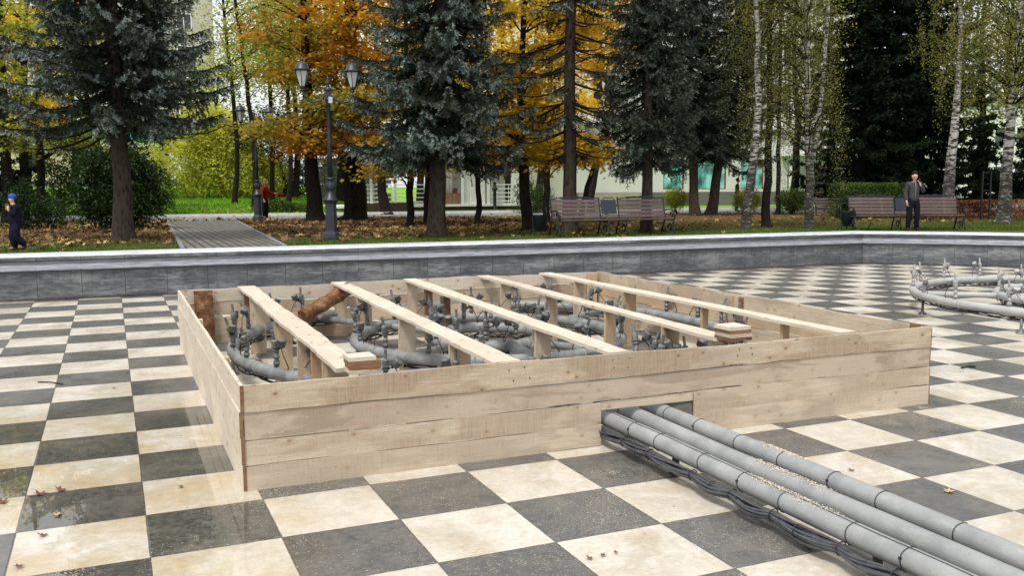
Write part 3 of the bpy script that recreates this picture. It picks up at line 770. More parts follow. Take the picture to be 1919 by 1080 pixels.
# ------------------------------------------------------------------ fountain pipework
def nozzle_unit(parent, x, y, z, az, tilt, lampside, seed, kind=0, mat=None):
    """riser + clamps + tapered jet, with a small lamp on a bracket and a cable"""
    rr = random.Random(seed); g = Geo(); nm = mat or M['nozzle']
    h = rr.uniform(.10, .16)
    g.tube([(0, 0, 0), (0, 0, h)], .021, 10); g.lathe([(.029, h*.2), (.029, h*.2+.03)], 10); g.lathe([(.027, h*.62), (.027, h*.62+.015)], 10)
    top = Matrix.Rotation(tilt, 3, 'X')
    g.lathe([(.025, 0), (.025, .012), (.036, .013), (.036, .022), (.024, .023), (.024, .040), (.037, .041), (.037, .052), (.024, .053), (.024, .062), (.029, .063), (.029, .098), (.020, .104), (.0135, .108), (.0135, .195)], 12, (0, 0, h), rot=top, smooth=False)
    o = g.obj('nozzle', [nm], parent); o.location = (x, y, z); o.rotation_euler = (rr.uniform(-.08, .08), rr.uniform(-.08, .08), az); k_ = rr.uniform(1.12, 1.3); o.scale = (k_, k_, k_)
    s = lampside
    b = Geo(); b.bar((0, 0, h+.015), (s*.075, -.01, h+.045), .034, .010); b.bar((s*.072, -.035, h+.05), (s*.072, .02, h+.05), .012, .03)
    br = b.obj('bracket', M['nozzle_dark'], o)
    l = Geo(); rl = Matrix.Rotation(rr.uniform(-.5, .5), 3, 'X')@Matrix.Rotation(s*rr.uniform(-.2, .7), 3, 'Y')
    l.lathe([(.020, -.005), (.036, 0), (.036, .045), (.040, .048), (.040, .062), (.030, .064)], 12, (s*.088, -.012, h+.055), rot=rl)
    l.obj('lamp', nm, o)
    c = Geo(); q = rr.uniform(.06, .12)
    c.tube([(s*.088, -.01, h+.04), (s*(.1+q*.3), -.02, h-.01), (s*(.09+q), -.01, h*.3), (s*(.03+q), 0, -.08), (s*.02, .0, -.14)], .0045, 6, cap=False)
    c.obj('cable', M['black'], o)
    return o
def fountain(cx, cy, label, rz, radii, counts, zr=.33, pipemat=None, nozmat=None, lean=(4, 30)):
    root = thing('fountain_pipework', label, 'fountain pipes', (cx, cy, 0), rz, 'ring fountains on the pool floor')
    pr = .070
    for R_, n_ in zip(radii, counts):
        g = Geo(); m_ = max(24, int(R_*26))
        z_ = zr
        g.tube([(R_*math.cos(q*2*math.pi/m_), R_*math.sin(q*2*math.pi/m_), z_) for q in range(m_)], pr, 14, closed=True)
        for q in range(8 if R_ > 1 else 4):
            a = q*2*math.pi/(8 if R_ > 1 else 4)+.3; c, s = math.cos(a), math.sin(a)
            g.tube([(R_*math.cos(a+e), R_*math.sin(a+e), z_) for e in (-.03/R_, .03/R_)], pr+.006, 14)
        g.obj('ring_pipe', pipemat or M['pipe_ring'], root)
        for q in range(n_):
            a = q*2*math.pi/n_+.13*R_
            nozzle_unit(root, R_*math.cos(a), R_*math.sin(a), z_+pr*.8, a+math.pi/2, R(rnd.uniform(*lean)) if R_ > 1 else R(3), -1 if q % 2 else 1, int(R_*100)+q, mat=nozmat)
        for q in range(max(4, int(R_*3))):
            a = q*2*math.pi/max(4, int(R_*3))+.2
            f = Geo(); p = (R_*math.cos(a), R_*math.sin(a))
            f.lathe([(.075, 0), (.07, .012), (.028, .05), (.022, .08), (.022, z_-pr+.01)], 10, (p[0], p[1], 0))
            f.obj('foot', M['nozzle_dark'] if q % 2 else M['nozzle'], root)
        cb = Geo(); rr = random.Random(int(R_*77))
        for st in range(5):
            m2 = 90; ph = rr.uniform(0, 6)
            pp = [((R_-.035+.03*math.sin(q*.5+ph+st))*math.cos(q*2*math.pi/m2), (R_-.035+.03*math.sin(q*.5+ph+st))*math.sin(q*2*math.pi/m2), z_-pr-.035+.03*math.sin(q*.9+ph)) for q in range(m2)]
            cb.tube(pp, .0085, 5, closed=True)
        cb.obj('cable', M['black'], root)
    for k in range(4):          # spokes joining the rings
        a = k*math.pi/2+.55; g = Geo()
        g.tube([(radii[0]*math.cos(a), radii[0]*math.sin(a), zr-.02), (radii[-1]*math.cos(a), radii[-1]*math.sin(a), zr-.02)], .05, 12)
        g.obj('feed_pipe', pipemat or M['pipe_ring'], root)
    return root
fa = fountain(4.32, 5.05, 'grey ring pipes with nozzles and small lamps inside the wooden enclosure', 0, (.74, 1.72, 3.2), (12, 17, 28))
# manifold tees near the pipe opening
for x0, y0, x1, y1, z_, r_ in [(3.87, 1.3, 3.87, 3.35, .2, .075), (4.14, 1.3, 4.30, 4.3, .2, .075), (4.38, 1.3, 4.95, 2.6, .25, .075), (2.1, 3.05, 3.8, 2.95, .33, .075)]:
    g = Geo(); n_ = 8
    pts = [(x0-4.32+(x1-x0)*q/n_, y0-5.05+(y1-y0)*q/n_, z_+(.33-z_)*q/n_) for q in range(n_+1)]
    g.tube(pts, r_, 14); g.tube([pts[5], pts[6]], r_+.022, 14)
    g.obj('feed_pipe', M['pipe_ring'], fa)
g = Geo(); x, y = 4.95-4.32, 2.6-5.05
g.tube([(x, y, .33), (x+.05, y-.1, .36), (x+.25, y-.32, .37), (x+.48, y-.45, .30), (x+.52, y-.47, .12)], .085, 14)
g.lathe([(.11, -.03), (.11, .03)], 14, (x, y+.02, .33), rot=Matrix.Rotation(R(90), 3, 'X'))
g.obj('elbow', M['pipe_ring'], fa)
for k, (dx, dy) in enumerate([(.08, -.05), (.2, -.2), (.35, -.3), (.42, -.5)]):
    nozzle_unit(fa, x+dx, y+dy, .36, k, R(20)*(1 if k % 2 else -1), 1, 900+k)
M['ring_pale'] = simple('pale_ring_pipe', (.36, .365, .355), .6, 0, .12, 6); M['noz_pale'] = simple('pale_grey_nozzle', (.33, .33, .32), .55, 0, .35, 30)  # paler pipe and nozzle colours for the right fountain
fb = fountain(15.75, 4.35, 'pale grey ring pipes with upright nozzles at the right edge of the pool', .35, (.74, 1.8, 3.2), (8, 13, 20), pipemat=M['ring_pale'], nozmat=M['noz_pale'], lean=(-4, 7))

# ------------------------------------------------------------------ supply pipes and cable bundle
spx = [(3.87, .205, 'left grey supply pipe with a cable bundle tied along it'), (4.14, .205, 'middle grey supply pipe lying between the other two'), (4.39, .235, 'right grey supply pipe with black bands, far from the cable bundle')]
tag_g = 'grey supply pipes running out of the enclosure'
pipes = []
for k, (x, z, lb) in enumerate(spx):
    y0, y1 = 1.28, -13.
    o = thing('supply_pipe', lb, 'pipe', (x, y0, 0), 0, tag_g); pipes.append(o)
    g = Geo(); n_ = 60
    pts = [(.012*math.sin(q*.21+k), (y1-y0)*q/n_, z+.006*math.sin(q*.4+2*k)) for q in range(n_+1)]
    g.tube(pts, .072, 24)
    g.obj('tube', M['pipe'], o)
    if k != 1:
        for q in range(26):
            yy = (-.05-.5*q-.06*math.sin(q*2.3)-.03 if k == 0 else -.30-.52*q+rnd.uniform(-.06, .06))
            c = Geo(); xo = .012*math.sin(-yy/(y0-y1)*n_*.21+k); zo = z+.006*math.sin(-yy/(y0-y1)*n_*.4+2*k)
            c.tube([(xo+.0745*math.cos(a), yy+.004*math.sin(a*3), zo+.0745*math.sin(a)) for a in np.arange(20)*2*math.pi/20], .0034, 6, closed=True)
            if q % 3 == 1: c.box((xo-.076, yy, zo+.02), (.012, .014, .016))
            c.obj('cable_tie', M['black'], o)
        if k == 0:
            c = Geo()
            c.tube([(p[0]-.012+.004*math.sin(i_*1.7), p[1], p[2]+.0735) for i_, p in enumerate(pts)], .0032, 6)
            c.obj('wire', M['cable'], o)
    for q in range(6):
        sft = Geo(); yy = -1.2-2.1*q
        sft.box((.03, yy, (z-.075)/2), (.05, .03, z-.068)); sft.box((.03, yy, .004), (.09, .07, .008))
        sft.obj('support', M['nozzle_dark'], o)
cbT = thing('cable_bundle', 'thick bundle of grey cables sagging along the left supply pipe', 'cables', (3.80, 1.25, 0))
tie_y = [-.05-.5*q-.06*math.sin(q*2.3) for q in range(27)]
def sag(y):
    for a_, b_ in zip(tie_y, tie_y[1:]):
        if b_ <= y <= a_: return math.sin((a_-y)/(a_-b_)*math.pi)
    return 0.
for st in range(15):
    g = Geo(); rr = random.Random(st); a_ = st*2*math.pi/15; pts = []; ph = rr.uniform(0, 6); rf = .45+.55*((st*7) % 5)/4; yy = .40
    while yy > -13:
        sg = sag(yy); tw = a_+yy*1.3+.9*math.sin(yy*2.1+st)
        rad = (.027+.016*sg)*rf
        pts.append((-.024-.014*sg+rad*math.cos(tw)+.004*math.sin(yy*9+ph), yy, .126-.022*sg*(.7+.5*math.sin(yy*1.7))+rad*math.sin(tw)+.004*math.sin(yy*7+ph)))
        yy -= .05
    pts = [(p[0], p[1], max(p[2], .014)) for p in pts]
    g.tube(pts, .0098, 8)
    g.obj('strand', M['cable'], cbT)
for q, yy in enumerate(tie_y):
    g = Geo()
    g.tube([(-.026+.042*math.cos(a), yy+.004*math.sin(3*a), .126+.042*math.sin(a)) for a in np.arange(16)*2*math.pi/16], .0042, 5, closed=True)
    g.obj('tie', M['black'], cbT)
    if q % 2:
        g = Geo(); y2 = yy-.25; g.tube([(-.038+.047*math.cos(a), y2, .106+.047*math.sin(a)) for a in np.arange(16)*2*math.pi/16], .003, 5, closed=True); g.obj('tie', M['black'], cbT)

# ------------------------------------------------------------------ sawdust, leaves and twigs on the pool floor
def rand_frames(n, rs, up=1.):
    N = rs.normal(size=(n, 3)); N[:, 2] = np.abs(N[:, 2])+up; N /= np.linalg.norm(N, axis=1)[:, None]
    T = rs.normal(size=(n, 3)); T -= N*(T*N).sum(1)[:, None]; T /= np.linalg.norm(T, axis=1)[:, None]
    return T, np.cross(N, T), N
MAPLE = np.array([(0, -.5, 0), (.14, -.16, .02), (.5, -.28, -.08), (.34, .04, .0), (.56, .26, -.10), (.18, .22, .02), (0, .62, -.10), (-.18, .22, .02), (-.56, .26, -.10), (-.34, .04, 0), (-.5, -.28, -.08), (-.14, -.16, .02)])
OVAL = np.array([(0, -.5, 0), (.28, -.1, .06), (.2, .28, .03), (0, .5, -.06), (-.2, .28, .03), (-.28, -.1, .06)])
RHOMB = np.array([(0, -.5, 0), (.3, 0, .06), (0, .5, -.05), (-.3, 0, .06)])
def leaves(geo, P, size, rs, tmpl=RHOMB, up=.6, frames=None, mi=0):
    n = len(P)
    T, B, N = frames if frames is not None else rand_frames(n, rs, up)
    s = (size*rs.uniform(.65, 1.25, n))[:, None, None] if np.isscalar(size) else size[:, None, None]
    V = P[:, None]+s*(tmpl[None, :, 0:1]*T[:, None]+tmpl[None, :, 1:2]*B[:, None]+tmpl[None, :, 2:3]*N[:, None])
    k = len(tmpl)
    geo.add(V.reshape(-1, 3), np.arange(n*k).reshape(n, k), mi)
rs = np.random.RandomState(5)
def inpoly(P, poly):
    c = np.zeros(len(P), bool); n = len(poly)
    for i in range(n):
        a, b = poly[i], poly[(i+1) % n]
        m_ = ((a[1] > P[:, 1]) != (b[1] > P[:, 1])) & (P[:, 0] < (b[0]-a[0])*(P[:, 1]-a[1])/(b[1]-a[1]+1e-12)+a[0])
        c ^= m_
    return c
g = Geo()
def dust(n, fx, size=.010):
    P = fx(n); flat = rand_frames(len(P), rs, 14.)
    leaves(g, P, size*1.05, rs, np.array([(0, -.5, 0), (.18, 0, 0), (0, .5, 0), (-.16, 0, 0)]), frames=flat)
def spot(cx, cy, sxx, syy):
    def fn(n):
        k = max(3, n//70); c = np.column_stack([rs.normal(cx, sxx, k), rs.normal(cy, syy, k)]); sg = rs.uniform(.03, .28, k); i_ = rs.choice(k, n, p=(lambda w_: w_/w_.sum())(rs.uniform(.05, 1, k)**2))
        P = c[i_]+rs.normal(size=(n, 2))*sg[i_][:, None]
        return np.column_stack([P, rs.uniform(.003, .008, n)])
    return fn
for cx, cy, sxx, syy, n_ in [(3.2, -.6, .7, .6, 1700), (2.6, -1.2, .9, .5, 1500), (5.6, .2, 1.6, .5, 2600), (7.9, 1.2, .6, .7, 2200), (8.2, 2.4, .5, .9, 900), (.9, .85, .25, .12, 600), (3.3, .3, .4, .4, 900), (4.9, -.9, .6, .7, 900), (.1, -.2, .8, .5, 900), (1.6, .6, .9, .25, 800), (3.9, -2., 1.2, .8, 1500)]:
    dust(int(n_*1.5), spot(cx, cy, sxx, syy))
keep = g
V = np.concatenate(g.V)
tag(g.obj('sawdust', M['sawdust']), 'pale sawdust flakes strewn over the tiles around the enclosure', 'sawdust', kind='stuff')
g = Geo(); 
for x, z, ys in [(4.14, .205, (-.6, -1.35)), (3.87, .205, (-.9, -1.7)), (4.39, .235, (-.8, -.4))]:
    n_ = 700; yy = rs.uniform(ys[1], ys[0], n_)+rs.normal(0, .05, n_); a = rs.normal(0, .32, n_)
    P = np.column_stack([x+.0765*np.sin(a), yy, z+.0765*np.cos(a)+rs.uniform(0, .004, n_)])
    leaves(g, P, .011, rs, np.array([(0, -.5, 0), (.2, 0, 0), (0, .5, 0), (-.2, 0, 0)]), up=1.5)
tag(g.obj('sawdust', M['sawdust']), 'small heaps of pale sawdust lying on top of the supply pipes', 'sawdust', kind='stuff')
M['dry_leaf'] = simple('dry_brown_leaf', (.13, .05, .022), .7, 0, .4, 30); M['yellow_leaf'] = simple('dry_yellow_leaf', (.45, .33, .12), .7, 0, .3, 30)
for k, (u_, v_, lb, mt, s_) in enumerate([
    (76, 927, 'dark brown fallen leaf at the front edge of a pale tile at the far left', 'dry_leaf', .10), (115, 919, 'reddish fallen leaf right beside the dark one at the far left', 'dry_leaf', .09),
    (4, 942, 'brown fallen leaf cut by the left edge of the picture', 'dry_leaf', .10), (80, 1004, 'dry fallen leaf on the white tile at the lower left', 'dry_leaf', .07),
    (108, 966, 'yellow fallen leaf on the dark tile at the lower left', 'yellow_leaf', .06), (37, 1063, 'small dark fallen leaf near the lower left corner', 'dry_leaf', .06),
    (214, 728, 'tiny dark fallen leaf on a pale tile left of the enclosure', 'dry_leaf', .06), (1105, 1048, 'dark crumpled leaf on the white tile at the bottom middle', 'dry_leaf', .05),
    (1130, 1042, 'broad dark leaf between two smaller ones at the bottom middle', 'dry_leaf', .05), (1154, 1037, 'smallest dark leaf in the row at the bottom middle', 'dry_leaf', .035),
    (1265, 893, 'orange brown leaf caught under the cable bundle near the opening', 'dry_leaf', .08), (1330, 920, 'rusty leaf by the cable bundle halfway to the lower right', 'dry_leaf', .08),
    (1515, 1025, 'rust coloured leaf beneath the cable bundle at the lower right', 'dry_leaf', .09), (1780, 922, 'tan fallen leaf on the dark tile right of the supply pipes', 'yellow_leaf', .09),
    (1595, 882, 'brown leaf on the white tile right of the supply pipes', 'dry_leaf', .06), (540, 905, 'dark leaf flake beside the front board near its left corner', 'dry_leaf', .05),
    (1736, 749, 'dark leaf by the right front corner of the enclosure', 'dry_leaf', .07), (340, 914, 'small brown leaf on the pale tile beside the front left corner', 'dry_leaf', .04)]):
    p = at(u_, v_, .006); g = Geo()
    r_ = np.random.RandomState(k); T, B, N = rand_frames(1, r_, 6.)
    leaves(g, np.zeros((1, 3)), np.array([s_]), r_, MAPLE*np.array([1, 1, -1.5]), frames=(T, B, N))
    o = g.obj('fallen_leaf', M[mt]); o.location = (p.x, p.y, .012); tag(o, lb, 'leaf', 'leaves lying on the pool floor')
g = Geo(); p = at(72, 718, 0); q_ = at(118, 722, 0)
g.tube([(0, 0, .01), ((q_.x-p.x)*.5, (q_.y-p.y)*.5+.02, .018), (q_.x-p.x, q_.y-p.y, .01)], .008, 6)
o = g.obj('twig', M['stick']); o.location = (p.x, p.y, 0); tag(o, 'thin dark twig lying on the tiles left of the enclosure', 'twig')
g = Geo(); p = at(1815, 690, 0)
g.tube([(-.12, 0, .01), (0, .01, .02), (.12, 0, .008)], .012, 6)
o = g.obj('twig', M['stick']); o.location = p; tag(o, 'short dark stick on a wet grey tile right of the enclosure', 'twig')

# ------------------------------------------------------------------ trees
def taper_path(base, pts, r0, r1, n=14, seed=0, wob=.04):
    """smooth path through base + pts with noise; returns points, radii"""
    rr = random.Random(seed); K = [Vector(base)]+[Vector(p) for p in pts]; P = []; m_ = len(K)-1
    for q in range(n+1):
        t = q/n*m_; i = min(int(t), m_-1); f = t-i
        p0 = K[max(i-1, 0)]; p1 = K[i]; p2 = K[i+1]; p3 = K[min(i+2, m_)]
        p = .5*((2*p1)+(p2-p0)*f+(2*p0-5*p1+4*p2-p3)*f*f+(3*p1-p0-3*p2+p3)*f**3)
        if 0 < q: p = p+Vector((rr.uniform(-wob, wob), rr.uniform(-wob, wob), 0))
        P.append(p)
    rad = [r0+(r1-r0)*(q/n)**.8 for q in range(n+1)]
    return P, rad
def trunk_geo(g, base, pts, r0, r1, seed=0, flare=1.5, n=16, wob=.04, sides=12):
    P, rad = taper_path(base, pts, r0, r1, n, seed, wob)
    Q = [P[0]-Vector((0, 0, .05)), P[0]+Vector((0, 0, .06)), P[0].lerp(P[1], .35)]+P[1:]
    Rr = [rad[0]*flare, rad[0]*(1+(flare-1)*.6), rad[0]*1.08]+rad[1:]
    k = len(g.V); g.tube(Q, Rr, sides)
    v = g.V[k]; c = np.repeat(np.array([tuple(p) for p in Q]), sides, 0); a = np.arange(len(v))
    rs_ = np.random.RandomState(seed+3); lob = rs_.uniform(.86, 1.14, sides)[a % sides]*rs_.uniform(.95, 1.05, len(v))
    g.V[k] = c+(v-c)*lob[:, None]
    return P, rad
SPRIG = np.array([(-.5, 0, 0), (.5, 0, 0), (.12, 1, 0), (-.12, 1, 0)])
def sprigs(g, P, D, L, W, rs, spread=.9):
    """needle tufts: slender blades starting at P, pointing roughly along D"""
    n = len(P); D = D+rs.normal(size=(n, 3))*spread*.5; D /= np.linalg.norm(D, axis=1)[:, None]
    A = rs.normal(size=(n, 3)); S = np.cross(D, A); S /= np.linalg.norm(S, axis=1)[:, None]
    l = L*rs.uniform(.6, 1.3, n)[:, None, None]; w_ = W*rs.uniform(.7, 1.3, n)[:, None, None]
    V = P[:, None]+SPRIG[None, :, 0:1]*w_*S[:, None]+SPRIG[None, :, 1:2]*l*D[:, None]
    g.add(V.reshape(-1, 3), np.arange(n*4).reshape(n, 4))
def spruce(label, base, H, z0, rad, needles, seed, dens=1., r0=.28, droop=.35, bark='bark', lean=(0, 0), zfull=None, dead=0, group=None, blade=(.066, .024), shape=.8, whorl=.27, wood=True, pend=.5):
    rs = np.random.RandomState(seed); rr = random.Random(seed)
    root = thing('spruce_tree', label, 'tree', base, 0, group)
    g = Geo(); top = Vector((lean[0], lean[1], H))
    P, _ = trunk_geo(g, (0, 0, 0), [(lean[0]*.3, lean[1]*.3, H*.33), (lean[0]*.6, lean[1]*.6, H*.66), top], r0, .03, seed, 1.35)
    g.obj('trunk', M[bark], root)
    gc = Geo(); gb = Geo(); z = z0; tw_p = []; tw_d = []; tw_t = []
    zfull = zfull or 8.2
    def trunk_at(zz): t = zz/H; return Vector((lean[0]*t, lean[1]*t, zz))
    while z < H-.3:
        t = (z-z0)/(H-z0); Lr = rad*(1-t)**shape*(.72+.28*min(1, (z-z0)/1.2+.3)); nb = rr.choice((5, 6, 7)) if dens > .6 else 5; aa = rr.uniform(0, 6)
        for b in range(nb):
            a = aa+b*2*math.pi/nb+rr.uniform(-.3, .3); L = Lr*(rr.uniform(.5, 1.22) if rr.random() < .85 else 1.2)+.10
            c = trunk_at(z+rr.uniform(-.12, .12)); dr = Vector((math.cos(a), math.sin(a), 0)); dp = droop*(1-.6*t)*rr.uniform(.7, 1.3)
            bare = z < z0+dead
            pts = [c+dr*(L*s)+Vector((0, 0, L*(-dp*s+dp*.62*s*s*s+.10*s))) for s in np.linspace(0, 1, 6)]
            if wood: gb.tube(pts, [.03*(1-s*.8)*(.5+L/3) for s in np.linspace(0, 1, 6)], 4, cap=False)
            if bare and rr.random() < .75:
                for s in np.arange(.25, 1, .09):
                    k = min(4, int(s*5)); p = pts[k].lerp(pts[k+1], s*5-k); sd2 = 1 if rr.random() < .5 else -1
                    q = p+(dr*.4+Vector((-dr.y, dr.x, 0))*sd2+Vector((0, 0, rr.uniform(-.5, .1))))*rr.uniform(.15, .4)
                    if wood: gb.tube([p, q], .005, 3, cap=False)
                continue
            hi = z > zfull; sp_ = (.30 if hi else .12)/max(L, .5)/dens; s = .16
            while s < 1.0:
                k = min(4, int(s*5)); p = pts[k].lerp(pts[k+1], s*5-k)
                for side in (-1, 1, 0):
                    if rr.random() < .12+.5*max(0, math.sin(z*2.1+a*1.5+seed)*math.sin(s*5+a*3)): continue
                    if side == 0:
                        if rr.random() > pend: continue
                        l = rr.uniform(.15, .42); d = (dr*.25+Vector((rr.uniform(-.3, .3), rr.uniform(-.3, .3), -1))).normalized()
                    else:
                        l = (.14+.50*(1-s)*min(1, L/2.2)+.08)*rr.uniform(.5, 1.3)
                        d = (dr*(.75+.3*rr.random())+Vector((-dr.y, dr.x, 0))*side*(.75 if s < .9 else .35)+Vector((0, 0, rr.uniform(-.55, .05)-.35*dp))).normalized()
                    m_ = max(2, int(l/(.10 if hi else .045)))
                    for q in range(m_):
                        f = (q+.5)/m_; tw_p.append(p+d*(l*f)+Vector((0, 0, -.10*l*f*f))); tw_d.append(d*.8+Vector((0, 0, .35 if side else 0)))
                        tw_t.append((1 if (f > .55 and s > .45 and side) else 0)+(2 if hi else 0))
                s += sp_*rr.uniform(.7, 1.3)
        z += whorl*rr.uniform(.75, 1.2)*(1.4 if z > zfull else 1)
    Pn = np.array([tuple(p) for p in tw_p]); Dn = np.array([tuple(p) for p in tw_d]); Tn = np.array(tw_t)
    for code in range(4):
        k_ = Tn == code
        if not k_.any(): continue
        rp = 5 if code < 2 else 3; hi = code > 1
        p_ = np.repeat(Pn[k_], rp, 0)+rs.normal(0, .012, (k_.sum()*rp, 3)); d_ = np.repeat(Dn[k_], rp, 0)
        n0 = len(gc.Fs); sprigs(gc, p_, d_, blade[0]*(2 if hi else 1), blade[1]*(2 if hi else 1), rs, 2.0)
        if code % 2: gc.Fs[n0] = (gc.Fs[n0][0], 1, False)
    tip = {'needle_blue': 'needle_tip', 'needle_grey': 'needle_grey_tip'}.get(needles, needles)
    gc.obj('crown', [M[needles], M[tip]], root)
    if gb.V: gb.obj('branches', M['bark_dark'], root)
    return root
def broadleaf(label, base, path, r0, blobs, leafmat, seed, name='maple_tree', tmpl=MAPLE, size=.13, per=42, bark='bark_dark', flare=1.5, cr=.42, flat=.3, group=None, r1=.06, extra=None, limbs=True, up=.7, per_limb=3):
    """blobs: (x,y,z,rx,ry,rz,count) relative to base"""
    rs = np.random.RandomState(seed); rr = random.Random(seed)
    root = thing(name, label, 'tree', base, 0, group)
    g = Geo(); P, rad = trunk_geo(g, (0, 0, 0), path, r0, r1, seed, flare)
    if extra:
        for pth, ra, rb in extra: trunk_geo(g, pth[0], pth[1:], ra, rb, seed+5, 1.1, 12)
    g.obj('trunk', M[bark], root)
    gl = Geo(); gb = Geo(); C_ = []
    for bx, by, bz, rx, ry, rz, cnt in blobs:
        for q in range(cnt):
            v = rs.normal(size=3); v /= np.linalg.norm(v); rfac = rs.uniform(.35, 1)**.5
            c = np.array([bx+v[0]*rx*rfac, by+v[1]*ry*rfac, bz+v[2]*rz*rfac]); C_.append(c)
            up_hi = c[2] > 8.6 and tmpl is MAPLE; n_ = int(per*rs.uniform(.5, 1.4)*(.6 if up_hi else 1.45)); s_ = cr*rs.uniform(.6, 1.4)
            L = rs.normal(size=(n_, 3))*np.array([s_, s_, s_*flat]); L[:, 2] -= .22*np.hypot(L[:, 0], L[:, 1])
            leaves(gl, c+L, size*(1.35 if up_hi else 1), rs, OVAL if up_hi else tmpl, up)
            if limbs and q % per_limb == 0:
                # limb from the trunk to the cluster
                k = min(range(len(P)), key=lambda i_: abs(P[i_].z-(c[2]-.25*math.hypot(c[0]-P[i_].x, c[1]-P[i_].y)-.3)))
                a = P[k]; b = Vector(c); mid = a.lerp(b, .5)+Vector((rr.uniform(-.2, .2), rr.uniform(-.2, .2), .18*(b-a).length*rr.uniform(.2, 1.)))
                pp, ra = taper_path(a, [mid, b], min(rad[k]*.5, .015+.014*(b-a).length), .008, 7, seed+q, .03)
                gb.tube(pp, ra, 5, cap=False)
    gl.obj('crown', M[leafmat], root)
    if gb.V: gb.obj('branches', M[bark if bark != 'birch' else 'bark_dark'], root)
    return root
def birch(label, base, path, r0, strands, seed, leafmat='leaf_birch', z=(3, 11), rad=2., dens=1., extra=None, group='white barked birches', off=(0, 0), size=.055):
    rs = np.random.RandomState(seed); rr = random.Random(seed)
    root = thing('birch_tree', label, 'tree', base, 0, group)
    g = Geo(); P, ra = trunk_geo(g, (0, 0, 0), path, r0, .05, seed, 1.3, 18, .03)
    if extra: trunk_geo(g, extra[0], extra[1:], r0*.62, .04, seed+9, 1.05, 14, .03)
    g.obj('trunk', M['birch'], root)
    gl = Geo(); gb = Geo(); Pt = []
    for q in range(strands):
        zt = rr.uniform(*z); a = rr.uniform(0, 6.28); ro = rad*math.sqrt(rr.random())*(1-.35*(zt-z[0])/(z[1]-z[0]+1))
        k = min(range(len(P)), key=lambda i_: abs(P[i_].z-zt+ro*.6))
        c = P[k]; st = Vector((c.x+off[0]+math.cos(a)*ro, c.y+off[1]+math.sin(a)*ro, zt)); L = rr.uniform(.7, 2.3)
        dx, dy = rr.uniform(-.2, .2), rr.uniform(-.2, .2)
        pts = [st+Vector((dx*s+.04*math.sin(s*6+q), dy*s, -L*s)) for s in np.linspace(0, 1, 5)]
        gb.tube(pts, [.006, .005, .004, .003, .002], 3, cap=False)
        if q % 4 == 0: gb.tube([c, c.lerp(st, .5)+Vector((0, 0, .25)), st], [.028, .017, .007], 4, cap=False)
        n_ = int(L/.035*dens); f = rs.uniform(0, 1, n_)
        B = np.array([tuple(p) for p in pts]); idx = np.minimum((f*4).astype(int), 3); fr = (f*4-idx)[:, None]
        Pt.append(B[idx]*(1-fr)+B[idx+1]*fr+rs.normal(0, .075, (n_, 3)))
    leaves(gl, np.concatenate(Pt), size, rs, RHOMB*np.array([1, .85, 1]), .1)
    gl.obj('crown', M[leafmat], root); gb.obj('branches', M['bark_dark'], root)
    return root
def shrub(label, base, blobs, leafmat, seed, n=6000, size=.07, name='shrub', group=None, tmpl=OVAL, stems=8, cat='shrub', box_=False, thick=.35):
    rs = np.random.RandomState(seed); rr = random.Random(seed)
    root = thing(name, label, cat, base, 0, group); gl = Geo(); gs = Geo()
    tot = sum(b[3]*b[4]*b[5] for b in blobs)
    for b in blobs:
        k = int(n*b[3]*b[4]*b[5]/tot)
        if box_:
            P = rs.uniform(-1, 1, (k, 3)); ax = rs.randint(0, 3, k); sh = rs.random(k) < .7
            P[np.arange(k)[sh], ax[sh]] = np.sign(P[np.arange(k)[sh], ax[sh]])*rs.uniform(.82, 1.05, sh.sum())
        else:
            v = rs.normal(size=(k, 3)); v /= np.linalg.norm(v, axis=1)[:, None]
            lump = 1+.20*np.sin(v[:, 0]*5+seed)*np.cos(v[:, 1]*6+seed*2)+.16*np.sin(v[:, 2]*8+v[:, 0]*9)
            P = v*(lump*rs.uniform(thick, 1.08, k)**.6)[:, None]
        P = P*np.array(b[3:6])+np.array(b[:3]); P = P[P[:, 2] > .02]
        leaves(gl, P, size, rs, tmpl, .4)
    for q in range(stems):
        b = blobs[q % len(blobs)]; e_ = Vector((b[0]+rr.uniform(-.6, .6)*b[3], b[1]+rr.uniform(-.6, .6)*b[4], b[2]+rr.uniform(0, .6)*b[5]))
        s_ = Vector((b[0]*.8+rr.uniform(-.2, .2)*b[3], b[1]*.8+rr.uniform(-.2, .2)*b[4], -.02))
        gs.tube([s_, s_.lerp(e_, .5)+Vector((rr.uniform(-.1, .1), rr.uniform(-.1, .1), 0)), e_], [.022, .015, .006], 5, cap=False)
    gl.obj('foliage', M[leafmat], root)
    if stems: gs.obj('stems', M['bark_dark'], root)
    return root
def gp(u, v): return at(u, v, PZ)
def gl_(u, D):
    """a spot on the rising lawn in the direction of image column u, D metres from the camera"""
    d = (u-960)/F*AR+AF; d = d/np.linalg.norm(d[:2]); x, y = CAM[0]+d[0]*D, CAM[1]+d[1]*D
    return Vector((x, y, lawn_z(x, y)-.01))
def rel(b, u, v):
    """offset from b (kept in the plane Y=b.y) of the scene point seen at u,v"""
    p = at_y(u, v, b.y); return (p.x-b.x, 0, p.z-b.z)

